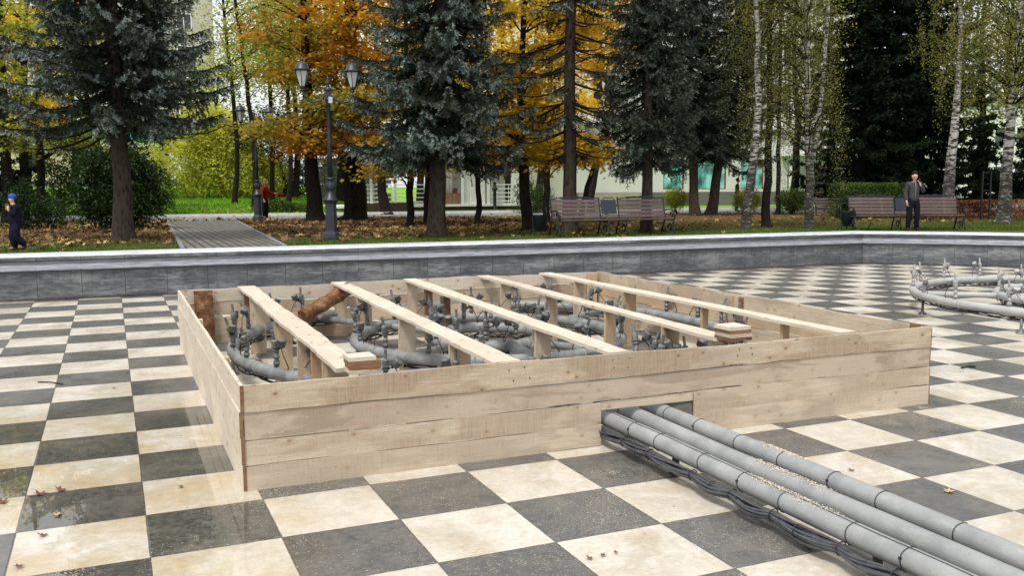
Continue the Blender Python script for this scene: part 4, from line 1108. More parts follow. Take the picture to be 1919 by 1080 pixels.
# --- foreground blue spruces
b = gp(233, 451); spruce('big blue spruce with a thick bare trunk standing left of the brick path', b, 13, 2.95, 2.85, 'needle_blue', 11, 1.6, .27, .60, whorl=.21, pend=1., shape=1.05, group='blue spruces beside the pool', dead=.25)
b = gp(818, 443); spruce('tall blue spruce in the middle, right of the street lamp, its trunk leaning slightly', b, 16, 2.45, 2.3, 'needle_blue', 12, 1.75, .26, .75, whorl=.23, pend=1., lean=(.5, 0), group='blue spruces beside the pool', shape=.5)
b = gp(1213, 437); spruce('grey green spruce rising behind the right end of the middle bench', b, 15, 2.2, 1.3, 'needle_grey', 13, 1.4, .20, .8, pend=1., whorl=.23, group='spruces behind the benches', shape=.5)
b = gp(1303, 404); spruce('slim crooked spruce, left one of the pair before the green windows', b, 15, 3.1, 2.1, 'needle_grey', 14, 1., .24, .7, zfull=10, blade=(.09, .03), pend=.8, lean=(-1., 0), group='spruces behind the benches', shape=.5)
b = gp(1326, 403)+Vector((.2, 0, 0)); spruce('slim spruce leaning right, right one of the pair before the green windows', b, 15.5, 2.9, 2.3, 'needle_grey', 15, 1., .24, .7, zfull=10, blade=(.09, .03), pend=.8, lean=(2.2, 0), group='spruces behind the benches', shape=.5)
b = gp(1068, 437); spruce('old spruce with a tall bare brown trunk and dead twigs behind the middle bench', b, 17, 2.5, 2.1, 'needle_blue', 16, .8, .235, .5, group=None, dead=3.9, whorl=.44)
# dark spruces far right
for k, (u_, v_, H, z0, rd, lb) in enumerate([
    (1612, 396, 20, 1.2, 3.3, 'very dark broad spruce behind the right bench, its left edge beside the twin birch'),
    (1668, 394, 22, .8, 4.6, 'very dark spruce directly behind the man in the grey jacket'),
    (1722, 393, 21, .9, 3.4, 'very dark spruce just left of the leaning white birch on the right'),
    (1836, 398, 4.6, .9, 1.7, 'low dark spruce right of the leaning white birch'),
    (1930, 397, 5, 1.0, 1.8, 'dark spruce at the right edge of the picture behind the grey birch')]):
    spruce(lb, gp(u_, v_), H, z0, rd, 'needle_dark', 30+k, .55, .25, .5, 'bark_dark', group='dark spruces on the right', shape=.55, blade=(.17, .07), whorl=.40, zfull=11.5, wood=False)
# --- birches
b = gp(1397, 429); birch('birch with a dark rough foot leaning right of the twin spruces', b, [rel(b, 1408, 330), rel(b, 1421, 200), rel(b, 1420, 60), rel(b, 1412, -120)], .165, 150, 41, z=(4.2, 9.5), rad=1.5, off=(.5, .4))
b = gp(1515, 428); birch('white twin stemmed birch left of the right bench', b, [rel(b, 1517, 330), rel(b, 1514, 200), rel(b, 1512, 60), rel(b, 1508, -160)], .16, 430, 42, z=(3.0, 9.5), rad=1.75, extra=[rel(b, 1517, 340), rel(b, 1533, 240), rel(b, 1546, 110), rel(b, 1560, -60)], off=(-.45, .25), dens=1.15)
b = gp(1775, 404); birch('bright white birch leaning right behind the right end of the right bench', b, [rel(b, 1782, 320), rel(b, 1791, 220), rel(b, 1800, 90), rel(b, 1806, -120)], .30, 270, 43, z=(7.5, 13), rad=3., off=(.9, 0), size=.10)
b = gp(1880, 418); birch('grey birch with a dark upper trunk at the right edge', b, [rel(b, 1887, 330), rel(b, 1897, 200), rel(b, 1912, 60), rel(b, 1925, -120)], .27, 560, 44, z=(5.2, 11), rad=2.8, off=(0, 0), size=.085)
# slim dark trunks
def slim(label, u_, v_, top, r0, seed, grp='slim dark trees', blobs=(), mat='maple_olive', bark='bark_dark', **kw):
    b = gp(u_, v_); pth = [rel(b, *t) for t in top]
    return broadleaf(label, b, pth, r0, list(blobs), mat, seed, 'dark_tree', bark=bark, group=grp, **kw)
slim('straight dark trunk just right of the leaning dark footed birch', 1437, 426, [(1440, 300), (1444, 120), (1446, -120)], .15, 51, blobs=[(.3, 0, 7.0, 1.8, 1.8, 2.6, 34)], mat='leaf_birch', tmpl=RHOMB, size=.07, per=110, cr=.4, flat=1.)
slim('thin dark trunk between the dark trunk and the twin birch', 1457, 402, [(1458, 300), (1462, 150), (1464, -80)], .12, 52, blobs=[(0, 0, 8., 2.2, 2.2, 3, 30)], mat='leaf_birch', tmpl=RHOMB, size=.09, per=90, cr=.5, flat=1.)
# --- maples
b = gp(592, 416); broadleaf('tall maple with a straight black trunk directly left of the street lamp', b, [rel(b, 583, 300), rel(b, 574, 140), rel(b, 570, 0), rel(b, 570, -150)], .37,
    [(-.6, -.6, 3.5, 1.9, 1.5, .5, 30), (.5, -1., 4.4, 1.9, 1.5, .45, 26), (-.2, -.3, 5.9, 1.7, 1.6, .5, 20), (-.4, 0, 7.2, 2.2, 2., .7, 20), (0, 0, 10, 3.4, 3.4, 2.2, 55)], 'maple_olive', 61, size=.16, per=52, cr=.46, flat=.24, group='maples in autumn leaf')
b = gp(668, 413); broadleaf('broad maple with spreading roots right of the street lamp', b, [rel(b, 668, 300), rel(b, 664, 150), rel(b, 660, 0), rel(b, 655, -150)], .46,
    [(-.6, -1.3, 3.4, 1.7, 1.2, .55, 30), (-.1, -1.1, 4.7, 1.8, 1.4, .6, 30), (-1.6, -1., 2.95, .9, .9, .35, 16), (-.3, -.8, 6.2, 1.9, 1.4, .8, 30)], 'maple_orange', 62, size=.16, per=52, cr=.44, flat=.24, flare=1.9, group='maples in autumn leaf',
    extra=[[(.2, -.2, .02), (.55, -.45, .12), (.9, -.7, -.03)], ] and None)
b = gp(652, 415); broadleaf('slender maple standing right against the broad rooted one', b, [rel(b, 651, 300), rel(b, 650, 150), rel(b, 650, -100)], .17,
    [(.3, 0, 7.6, 2.3, 2.2, 1.3, 46), (.9, .3, 9.6, 2.8, 2.5, 1.6, 50)], 'maple_orange', 63, size=.17, per=42, cr=.46, flat=.3, group='maples in autumn leaf')
b = gp(724, 402); broadleaf('maple with a crooked trunk leaning left in front of the veranda corner', b, [rel(b, 715, 340), rel(b, 702, 240), rel(b, 706, 120), rel(b, 700, -100)], .30,
    [(0, 0, 5.4, 2.2, 2., .9, 30), (.5, 0, 9.6, 3.2, 3., 1.6, 50)], 'maple_yellow', 64, size=.16, per=40, group='maples in autumn leaf')
b = gp(769, 426); broadleaf('thin black maple trunk left of the middle blue spruce', b, [rel(b, 768, 330), rel(b, 765, 200), rel(b, 760, 0)], .135,
    [(-.1, -.2, 2.15, 1.2, .8, .4, 26), (.2, .2, 3.0, 1.4, 1., .4, 26), (-.4, .2, 4.4, 1.3, 1., .6, 20)], 'maple_olive', 65, size=.15, per=38, cr=.4, flat=.25, group='maples in autumn leaf')
b = gp(801, 421); broadleaf('thin black maple trunk almost hidden by the middle blue spruce', b, [rel(b, 800, 330), rel(b, 796, 200), rel(b, 790, 0)], .13,
    [(-.3, .3, 5.4, 1.6, 1.5, 1.1, 20), (.6, 0, 3.0, 1.6, .8, .3, 14)], 'maple_yellow', 66, size=.15, per=38, group='maples in autumn leaf')
b = gp(897, 419); broadleaf('thin black maple trunk in front of the white veranda doors', b, [rel(b, 896, 330), rel(b, 893, 200), rel(b, 893, 0)], .115,
    [(.2, 0, 2.6, 1.7, 1., .5, 30), (.9, .5, 3.4, 1.6, 1.2, .5, 26), (1.2, .8, 5.6, 1.6, 1.5, 1., 26), (.4, .5, 8., 1.8, 1.8, 1.2, 26)], 'maple_yellow', 67, size=.15, per=42, flat=.35, group='maples in autumn leaf')
b = gp(991, 433); broadleaf('golden maple with a dark leaning trunk beside the litter bin of the middle bench', b, [rel(b, 983, 340), rel(b, 975, 240), rel(b, 980, 110), rel(b, 985, -80)], .19,
    [(-.1, .4, 2.55, .9, .9, .5, 16), (-.2, .5, 3.6, 1.2, 1.2, .7, 30), (.2, .5, 5.0, 1.5, 1.3, .8, 34), (.9, .4, 6.4, 1.8, 1.6, .9, 30)], 'maple_yellow', 68, size=.15, per=42, flat=.35, group='maples in autumn leaf')
b = gp(1024, 420); broadleaf('golden maple with a slim straight trunk behind the left end of the middle bench', b, [rel(b, 1026, 330), rel(b, 1030, 200), rel(b, 1034, 0)], .13,
    [(.6, .3, 2.9, 1.2, 1., .45, 24), (1.9, .4, 2.7, 1.1, .9, .5, 24), (.3, .4, 4.4, 1.3, 1.2, .7, 26), (2.6, .8, 6.6, 1.7, 1.4, 1., 34), (1.6, .8, 8., 1.9, 1.4, 1., 30)], 'maple_yellow', 69, size=.15, per=42, flat=.35, group='maples in autumn leaf')
b = gp(1086, 412); broadleaf('maple with a thin slanting trunk behind the old bare spruce', b, [rel(b, 1100, 350), rel(b, 1120, 290), rel(b, 1150, 150), rel(b, 1160, 0)], .13,
    [(.2, .2, 2.9, 1.3, 1., .55, 26), (1.9, .4, 6.8, 2., 1.4, 1.2, 30)], 'maple_orange', 70, size=.15, per=40, flat=.35, group='maples in autumn leaf')
# bare tangled apple like tree before the white building
b = gp(1108, 398); rt = broadleaf('almost leafless crooked tree before the white building wall', b, [rel(b, 1115, 330), rel(b, 1135, 270), rel(b, 1145, 220), rel(b, 1160, 170)], .20,
    [(1.0, 0, 5.2, 2.2, 1.6, 1.3, 60)], 'maple_olive', 71, 'bare_tree', size=.08, per=5, cr=.5, flat=.8, per_limb=1)
# left side maples
b = gp(20, 421); broadleaf('dark leaning trunk at the left edge behind the left bench', b, [rel(b, 12, 330), rel(b, 6, 200), rel(b, 2, 60), rel(b, 0, -100)], .26,
    [(-.3, .2, 5.2, 2.0, 1.6, 1., 30), (-.2, .2, 7.4, 2.4, 2, 1.2, 36), (.5, .3, 3.4, 1.6, 1.4, .6, 16)], 'leaf_lime', 72, size=.15, per=44, group='maples in autumn leaf')
b = gp(46, 414); broadleaf('second dark trunk from the left edge', b, [rel(b, 48, 330), rel(b, 44, 200), rel(b, 48, 40), rel(b, 50, -100)], .24,
    [(.6, .4, 4.6, 1.8, 1.6, .9, 26), (.6, .4, 7.4, 2.4, 2, 1.4, 36), (.3, .2, 9.6, 2.6, 2.4, 1.3, 30)], 'maple_yellow', 73, size=.15, per=44, group='maples in autumn leaf')
b = gp(78, 411); broadleaf('third dark trunk from the left edge, reddish at its foot', b, [rel(b, 76, 330), rel(b, 72, 200), rel(b, 80, 40), rel(b, 84, -100)], .20,
    [(.8, .8, 3.6, 2., 1.8, .8, 26), (1., .8, 7.8, 2.6, 2, 1.6, 40)], 'leaf_lime', 74, size=.15, per=44, group='maples in autumn leaf')
spruce('dark spruce behind the left bench', gp(-60, 420), 9, 1.2, 2.3, 'needle_dark', 75, .6, .25, .5, 'bark_dark', shape=.6, blade=(.12, .045))
# light yellow green trees left of the lamp
for k, (u_, v_, sg, lb) in enumerate([
    (482, 50, [(478, 300), (462, 150), (440, 0), (420, -100)], 'thin leaning lime tree behind the far street lamp'),
    (545, 50, [(545, 300), (540, 150), (548, 0), (552, -100)], 'lime tree between the far street lamp and the tall maple'),
    (446, 54, [(444, 300), (438, 180), (424, 60), (412, -60)], 'thin curved lime tree over the yellow bush'),
    (515, 56, [(512, 300), (505, 150), (500, 0), (490, -100)], 'slender lime tree behind the person in red')]):
    b = gl_(u_, v_)
    broadleaf(lb, b, [rel(b, *t) for t in sg], .17, [(.5, 0, 7.8, 2., 2.2, 1.5, 34), (.6, 0, 10.2, 2.2, 2.4, 2.0, 38), (.6, 0, 14, 2.2, 2.4, 2, 14)], 'leaf_lime', 80+k, 'lime_tree', OVAL, .15, 44, cr=.55, flat=.6, group='thin yellow green limes', per_limb=2)
# dark small trees behind the person in red
for k, (u_, v_) in enumerate([(500, 60), (532, 60)]):
    b = gl_(u_, v_); broadleaf(['dark bushy little tree behind the person in red', 'dark bushy little tree right of the person in red'][k], b, [rel(b, u_+4, 350), rel(b, u_-6, 310)], .2, [(0, 0, 4.2, 2., 1.6, 1.5, 34)], 'leaf_darkgreen', 90+k, 'small_tree', OVAL, .16, 60, cr=.6, flat=.7)
# far woodland: individual trees closing the view
far = [(-60, 58, 'leaf_lime', 15), (60, 55, 'maple_yellow', 14), (150, 60, 'leaf_lime', 15), (190, 50, 'leaf_green', 9), (425, 85, 'leaf_lime', 11), (560, 60, 'leaf_lime', 16), (640, 62, 'maple_olive', 17), (700, 66, 'leaf_lime', 18), (790, 62, 'maple_yellow', 17),
       (880, 60, 'maple_orange', 16), (950, 58, 'maple_yellow', 17), (1010, 50, 'maple_yellow', 14), (1480, 52, 'leaf_birch', 15), (1545, 56, 'leaf_green', 15), (1820, 60, 'leaf_birch', 17), (1870, 66, 'leaf_lime', 16), (1960, 58, 'leaf_birch', 16), (2040, 60, 'leaf_green', 15)]
wd_ = {'leaf_lime': 'yellow green', 'maple_yellow': 'golden', 'leaf_green': 'green', 'maple_olive': 'olive', 'maple_orange': 'orange', 'leaf_birch': 'pale green'}
near_ = ['at the left edge', 'behind the left trunks', 'over the green shrubs left of the big blue spruce', 'behind the big blue spruce', 'behind the yellow bush', 'left of the tall maple', 'behind the street lamp', 'behind the broad rooted maple', 'left of the middle blue spruce',
         'behind the middle blue spruce', 'right of the middle blue spruce', 'behind the golden maples', 'between the dark trunk and the twin birch', 'behind the twin birch', 'right of the leaning white birch', 'behind the grey birch at the right', 'beyond the right edge', 'farthest beyond the right edge']
for k, (u_, D, mt, H) in enumerate(far):
    d = (u_-960)/F*AR+AF; d = d/np.linalg.norm(d[:2]); b = gl_(u_, D)
    broadleaf('distant %s tree %s' % (wd_[mt], near_[k]), b, [(.2, 0, H*.3), (-.2, 0, H*.6), (.1, 0, H*.95)], .26,
              [(0, 0, H*.42, 3.2, 3., H*.14, 26), (0, 0, H*.62, 3.6, 3.4, H*.16, 34), (0, 0, H*.84, 2.6, 2.6, H*.14, 20)], mt, 200+k, 'far_tree', OVAL, .24, 30, cr=.75, flat=.6, group='trees beyond the cross path', per_limb=3)
# --- shrubs
b = gp(212, 432); shrub('dark green shrub round the foot of the big blue spruce', b, [(-.35, .5, 1.15, .85, .7, 1.2), (.85, .5, 1.05, .85, .6, 1.1), (.6, .6, 1.9, .9, .6, .8), (-.3, .7, 2., .7, .6, .6)], 'leaf_darkgreen', 301, 15000, .10, stems=12)
b = gp(120, 408); shrub('loose green shrub under the trees at the left', b, [(-.8, 0, 1.4, 1.3, 1., 1.5), (1., .3, 1.8, 1.4, 1., 1.8), (2.8, .3, 1.6, 1.3, 1., 1.5), (4.0, .3, 1.2, .9, .8, 1.2)], 'leaf_green', 302, 17000, .11)
b = gp(60, 432); shrub('dark shrub right of the left bench', b, [(-.2, .2, .7, .7, .5, .9), (.6, .3, .5, .5, .5, .6)], 'leaf_darkgreen', 303, 4500, .08)
b = gp(-30, 420); shrub('dark green shrub behind the left bench', b, [(0, 0, .9, 1.4, .6, 1.2)], 'leaf_darkgreen', 304, 6000, .09)
b = gl_(392, 60); shrub('bright yellow green bush on the lawn beyond the brick path', b, [(-1., 0, 2.2, 2.5, 1.8, 2.3), (1.3, 0, 2.6, 2.4, 1.8, 2.7), (.2, 0, 4.2, 2.1, 1.6, 1.7)], 'leaf_skylit', 305, 24000, .17)
b = gl_(470, 60); shrub('yellow green bush right of the bright one beyond the brick path', b, [(-.2, 0, 1.7, 1.8, 1.6, 1.7), (1.4, .2, 1.4, 1.3, 1.2, 1.4)], 'leaf_skylit', 306, 11000, .16)
b = gl_(600, 66); shrub('tangled bush on the lawn between the tall maple and the broad one', b, [(0, 0, 1.6, 2.6, 1.6, 1.7), (-3, 0, 1.8, 2, 1.5, 1.8)], 'leaf_green', 307, 9000, .17)
b = gp(1268, 400); shrub('round clipped yellowish bush right of the middle bench', b, [(0, 0, .72, .68, .6, .50)], 'leaf_lime', 308, 4500, .07, 'clipped_bush', 'clipped yellowish bushes', stems=9, cat='bush')
b = gp(1402, 400); shrub('clipped yellowish bush behind the leaning birch', b, [(0, 0, .65, .85, .6, .55)], 'leaf_lime', 309, 5000, .07, 'clipped_bush', 'clipped yellowish bushes', stems=9, cat='bush')
b = gp(1486, 402); shrub('clipped greenish bush left of the twin birch', b, [(0, 0, .65, .85, .6, .55)], 'leaf_green', 310, 5000, .07, 'clipped_bush', 'clipped yellowish bushes', stems=9, cat='bush')
b = gp(1645, 408); shrub('long clipped hedge with yellow green top behind the right bench', b, [(-.6, 0, .72, 1.75, .5, .72)], 'leaf_green', 311, 11000, .07, 'hedge', stems=8, cat='hedge', box_=True)
b = gp(1592, 412); shrub('dark bush beside the litter bin of the right bench', b, [(0, 0, .5, .42, .4, .62)], 'leaf_darkgreen', 312, 3500, .07, stems=5)
b = gp(985, 400); shrub('green shrub at the right corner of the veranda', b, [(0, 0, .9, .6, .6, 1.), (1., .4, .7, .7, .6, .8)], 'leaf_green', 313, 4000, .09)
b = gp(520, 402); shrub('low leafy flower bed right of the person in red', b, [(0, 0, .35, 1.1, .6, .4), (1., .2, .25, .7, .5, .3)], 'leaf_green', 314, 2600, .12, stems=4)
b = gp(1862, 408); shrub('low red brown hedge running behind the birches at the right', b, [(0, 0, .35, 4.5, .45, .38)], 'leaf_red', 315, 9000, .09, 'hedge', stems=6, cat='hedge', box_=True)

# ------------------------------------------------------------------ grass and leaf litter
def scatter(n, x0, x1, y0, y1, keep=None):
    P = np.column_stack([rs.uniform(x0, x1, n), rs.uniform(y0, y1, n)])
    wl = np.where(P[:, 0] < 19.75, 14.75-(P[:, 0]+2.2)*.5/21.9, CY+np.sqrt(np.maximum(0, (CR)**2-(P[:, 0]-CX)**2)))
    ok = (P[:, 1] > wl+.62)
    ok &= ~inpoly(P, [(pA.x-.1, 15.), (pB.x+.1, 15.), (4.5, 33), (1.9, 33)])
    if keep is not None: ok &= keep(P)
    return P[ok]
def kd(P): return K0.y+(P[:, 0]-K0.x)/(K1.x-K0.x)*(K1.y-K0.y)-P[:, 1]        # distance before the kerb
g = Geo(); P = scatter(150000, -12, 34, 13, 24, lambda P: (kd(P) > 4.6) & (rs.random(len(P)) < np.exp(-(P[:, 1]-15.)/4.5)+.12))
n_ = len(P); D = np.column_stack([rs.normal(0, .3, n_), rs.normal(0, .3, n_), np.ones(n_)])
sprigs(g, np.column_stack([P, np.full(n_, PZ)]), D, .055, .012, rs, .2)
tag(g.obj('grass', M['grass']), 'short grass behind the pool wall', 'grass', kind='stuff'); g = Geo()
M['grass_lawn'] = make_leaf('bright_lawn_blades', [(0, (.09, .20, .015)), (.6, (.17, .36, .03)), (1, (.30, .46, .06))], .6, .4, .5, .5)
P = scatter(70000, -14, 24, 36, 66, lambda P: kd(P) < -.3)
n_ = len(P); D = np.column_stack([rs.normal(0, .3, n_), rs.normal(0, .3, n_), np.ones(n_)])
sprigs(g, np.column_stack([P, [lawn_z(*q) for q in P]]), D, .12, .045, rs, .2)
tag(g.obj('grass', M['grass_lawn']), 'bright green grass on the lawn beyond the cross path', 'grass', kind='stuff')
g = Geo()
def litter_keep(P):
    f = np.sin(P[:, 0]*.9+np.sin(P[:, 1]*.7)*2)*.25+np.sin(P[:, 0]*2.7+P[:, 1]*1.9)*.2
    dens = np.clip((P[:, 1]-16.6-.5*np.sin(P[:, 0]*.8))/3.2, .045, 1)*np.where(P[:, 0] > 14.5, .22, 1)*np.where(P[:, 0] < -6, .4, 1)*np.where(P[:, 0] > 20, .4, 1)
    return (rs.random(len(P)) < dens*(.75+f)) & ((kd(P) > 4.3) | (rs.random(len(P)) < .03))
P = scatter(52000, -12, 30, 14, 37, litter_keep)
T = rand_frames(len(P), rs, 2.2)
leaves(g, np.column_stack([P, np.full(len(P), PZ)+rs.uniform(.015, .05, len(P))]), .135*rs.lognormal(-.15, .38, len(P)), rs, MAPLE*np.array([1, 1, -1.6]), frames=T)
P = scatter(1400, -10, 16, 36, 44, lambda P: (kd(P) < -.2))
leaves(g, np.column_stack([P, [lawn_z(*q)+.05 for q in P]]), .16, rs, MAPLE*np.array([1, 1, -1.6]), frames=rand_frames(len(P), rs, 2.2))
tag(g.obj('leaf_litter', M['litter']), 'brown and yellow fallen maple leaves covering the ground under the trees', 'fallen leaves', kind='stuff')

# ------------------------------------------------------------------ street lamps
def lamp(label, base, s=1., rz=0):
    root = thing('street_lamp', label, 'street lamp', base, rz, 'cast iron street lamps'); I = M['iron']
    g = Geo(); g.lathe([(.27, 0), (.27, .07), (.23, .09), (.22, .16), (.175, .20), (.165, .24)], 8, a0=R(22.5), smooth=False)
    g.lathe([(.165, .24), (.150, .95), (.175, .97), (.185, 1.0)], 8, a0=R(22.5), smooth=False); g.obj('pedestal', I, root)
    g = Geo(); g.lathe([(.185, 1.0), (.20, 1.02), (.20, 1.06), (.15, 1.10), (.13, 1.16), (.085, 1.22), (.075, 1.27), (.105, 1.32), (.11, 1.42), (.085, 1.5), (.075, 1.56), (.105, 1.58), (.105, 1.61), (.07, 1.63)], 20)
    for q in range(8):
        a = q*math.pi/4; g.tube([(.10*math.cos(a), .10*math.sin(a), 1.29), (.125*math.cos(a), .125*math.sin(a), 1.40), (.09*math.cos(a), .09*math.sin(a), 1.53)], [.01, .016, .006], 5)
    g.obj('collar', I, root)
    g = Geo(); g.lathe([(.066, 1.63), (.058, 2.6), (.05, 3.55), (.065, 3.56), (.065, 3.60)], 16); g.obj('pole', I, root)
    g = Geo(); g.lathe([(.075, 3.60), (.09, 3.64), (.09, 3.66)], 12); g.box((0, 0, 3.76), (.15, .15, .2)); g.lathe([(.10, 3.86), (.12, 3.88), (.05, 3.93), (.035, 4.0), (.06, 4.04), (.06, 4.08), (.025, 4.13), (.035, 4.17), (.008, 4.23)], 12)
    g.obj('head', I, root)
    g = Geo(); g.box((.05, -.09, 3.62), (.10, .05, .16)); g.obj('junction_box', M['frost'], root)
    for sd2 in (-1, 1):
        g = Geo()
        g.tube([(sd2*.07, 0, 3.74), (sd2*.20, 0, 3.62), (sd2*.36, 0, 3.555), (sd2*.52, 0, 3.60), (sd2*.62, 0, 3.74), (sd2*.635, 0, 3.87)], [.026, .024, .022, .022, .022, .024], 8)
        sp = [(sd2*(.20+.07*(1-q/14)*math.cos(q*.6)), 0, 3.70+.07*(1-q/14)*math.sin(q*.6)) for q in range(14)]; g.tube(sp, .011, 6)
        g.lathe([(.045, 3.84), (.06, 3.87), (.03, 3.90)], 10, (sd2*.635, 0, 0)); g.obj('arm', I, root)
        x = sd2*.64; L = Geo()
        L.lathe([(.05, 3.90), (.07, 3.93), (.075, 3.97)], 12, (x, 0, 0))
        L.lathe([(.185, 4.34), (.215, 4.36), (.205, 4.40), (.17, 4.44), (.14, 4.52), (.08, 4.565), (.035, 4.58), (.03, 4.61), (.045, 4.635), (.02, 4.66), (.006, 4.69)], 16, (x, 0, 0))
        for q in range(6):
            a = q*math.pi/3+.26; L.tube([(x+.080*math.cos(a), .080*math.sin(a), 3.96), (x+.178*math.cos(a), .178*math.sin(a), 4.35)], .010, 5)
        ln = L.obj('lantern', I, root)
        gl = Geo(); gl.lathe([(.072, 3.97), (.168, 4.345)], 6, (x, 0, 0), a0=.26, smooth=False); gl.obj('glass', M['frost'], ln)
    root.scale = (s, s, s)
    return root
b = gp(622, 449); lamp('tall black cast iron lamp post with two glass lanterns behind the pool wall', b, (b-Vector(CAM)).length/24.6*1.0, R(-8))
b = gp(485, 413); lamp('farther black lamp post with the person in red behind it', b, 1.0, R(20))

# ------------------------------------------------------------------ benches and bins
def bench(label, loc, rz):
    root = thing('park_bench', label, 'bench', loc, rz, 'double park benches with iron frames')
    L = 3.3; IB = M['iron_black']; secs = [(-L/2, -.27), (.27, L/2)]
    def slat(x0, x1, y, z, wd, th, tilt, nm, sc_=M['bench_wood']):
        g = Geo(); g.box((0, 0, 0), (x1-x0, wd, th), rot=Matrix.Rotation(tilt, 3, 'X')); o = g.obj(nm, sc_, root); o.location = ((x0+x1)/2, y, z)
    for x0, x1 in secs+[(-.25, .25)]:
        for k in range(4): slat(x0, x1, -.42+.13*k, .455-.012*k, .115, .034, R(-4), 'seat_slat')
    for x0, x1 in secs:
        for k in range(5): slat(x0, x1, .055+.028*k, .53+.105*k, .088, .030, R(76), 'back_slat')
    slat(-.25, .25, .055, .53, .088, .03, R(76), 'back_slat')
    g = Geo(); g.box((0, .125, .785), (.40, .03, .36), rot=Matrix.Rotation(R(-14), 3, 'X')); g.box((0, .12, .785), (.44, .02, .40), rot=Matrix.Rotation(R(-14), 3, 'X'))
    for x in (-.17, .17): g.tube([(x, .14, 1.0), (x*.6, .15, 1.045), (0, .15, 1.03)], .014, 6)
    g.obj('plaque', M['plaque'], root)
    for x0, x1 in secs:      # cast crest above each back
        g = Geo(); c = (x0+x1)/2; h = (x1-x0)/2
        g.tube([(c+h*t, .19, 1.02+.05*math.exp(-(t*2.2)**2)+.012*math.sin(t*16)) for t in np.linspace(-1, 1, 40)], .015, 6)
        g.bar((c-.42, .19, 1.045), (c+.42, .19, 1.045), .012, .05)
        g.obj('crest', M['plaque'], root)
    for k, x in enumerate([-L/2, -.27, .27, L/2]):
        g = Geo(); e = -1 if k == 0 else 1
        g.tube([(x, .22, 0), (x, .14, .22), (x, .03, .42), (x, .07, .60), (x, .17, 1.0), (x, .18, 1.05)], .022, 8)
        g.tube([(x, -.50, 0), (x, -.46, .16), (x, -.40, .30), (x, -.46, .42)], .022, 8)
        g.bar((x, -.47, .425), (x, .06, .40), .03, .03)
        g.tube([(x, -.24+.13*(1-q/26*.7)*math.cos(q*.45), .20+.13*(1-q/26*.7)*math.sin(q*.45)) for q in range(26)], .013, 6)
        g.tube([(x, .02, .18), (x, -.06, .08), (x, -.16, .06)], .012, 6)
        g.box((x, -.50, .012), (.05, .09, .024)); g.box((x, .23, .012), (.05, .09, .024))
        lg_ = g.obj('leg', IB, root)
        if k in (0, 3):
            g = Geo()
            g.tube([(x, .09, .68), (x+e*.01, -.1, .70), (x+e*.02, -.30, .70), (x+e*.02, -.43, .66), (x, -.49, .57), (x, -.47, .44)], .02, 8)
            g.tube([(x, -.33+.10*(1-q/22*.7)*math.cos(q*.5), .57+.10*(1-q/22*.7)*math.sin(q*.5)) for q in range(22)], .012, 6)
            g.obj('armrest', IB, root)
    return root
q1, q2 = gp(1040, 443), gp(1265, 440)
b1 = bench('brown slatted double bench in the middle with a yellow leaf on its seat', ((12.6), 16.35, PZ), R(-2))
b1.scale = (1.07, 1, 1.0)
b2 = bench('brown slatted double bench on the right, partly hidden by the standing man', (22.05, 14.95, PZ), R(-24))
b3 = bench('brown slatted bench cut by the left edge, behind the child', (-4.35, 17.1, PZ), R(-2))
lf = Geo(); r_ = np.random.RandomState(3); leaves(lf, np.zeros((1, 3)), np.array([.16]), r_, MAPLE, frames=rand_frames(1, r_, 3.))
o = lf.obj('fallen_leaf', M['yellow_leaf']); o.location = (11.35, 16.05, PZ+.49); tag(o, 'yellow maple leaf lying on the seat of the middle bench', 'leaf')
# far brown bench without a back
def litter_bin(label, loc, rz):
    root = thing('litter_bin', label, 'litter bin', loc, rz, 'dark sheet metal litter bins')
    g = Geo(); n_ = 18; a = np.arange(n_)*2*math.pi/n_
    prof = [(.155, .12), (.205, .56), (.212, .57), (.200, .57), (.150, .14)]
    g.lathe(prof, 18, mi=0); g.obj('bucket', M['bin'], root)
    g = Geo()
    for s_ in (-1, 1):
        g.tube([(s_*.26, -.14, 0), (s_*.235, -.02, .16), (s_*.24, 0, .50), (s_*.235, .03, .80)], .013, 6)
        g.tube([(s_*.235, -.02, .16), (s_*.26, .16, 0)], .013, 6); g.tube([(s_*.24, 0, .48), (s_*.20, 0, .48)], .014, 6)
    g.tube([(-.235, .03, .80), (0, .03, .84), (.235, .03, .80)], .013, 6); g.tube([(-.235, -.02, .16), (.235, -.02, .16)], .012, 6)
    g.obj('stand', M['iron_black'], root)
    return root
b = gp(1012, 441); litter_bin('dark metal litter bin on a stand left of the middle bench', b, R(10))
b = gp(1588, 431); litter_bin('dark metal litter bin on a stand left of the right bench', b, R(-10))

# ------------------------------------------------------------------ people
def skin_mesh(name, mat, parent, nodes, links, sub=1, root=0):
    me = bpy.data.meshes.new(name); me.from_pydata([nd[0] for nd in nodes], links, [])
    o = bpy.data.objects.new(name, me); col.objects.link(o)
    md = o.modifiers.new('s', 'SKIN'); md.use_smooth_shade = True
    sk = me.skin_vertices[0].data
    for i, nd in enumerate(nodes):
        r_ = nd[1]; sk[i].radius = r_ if isinstance(r_, tuple) else (r_, r_)
        sk[i].use_root = (i == root)
    o.modifiers.new('u', 'SUBSURF').levels = sub; o.modifiers['u'].render_levels = sub
    dg = bpy.context.evaluated_depsgraph_get(); me2 = bpy.data.meshes.new_from_object(o.evaluated_get(dg))
    me2.name = name; bpy.data.objects.remove(o); me2.materials.clear(); me2.materials.append(mat)
    for p in me2.polygons: p.use_smooth = True
    n_ = bpy.data.objects.new(name, me2); col.objects.link(n_); n_.parent = parent
    return n_
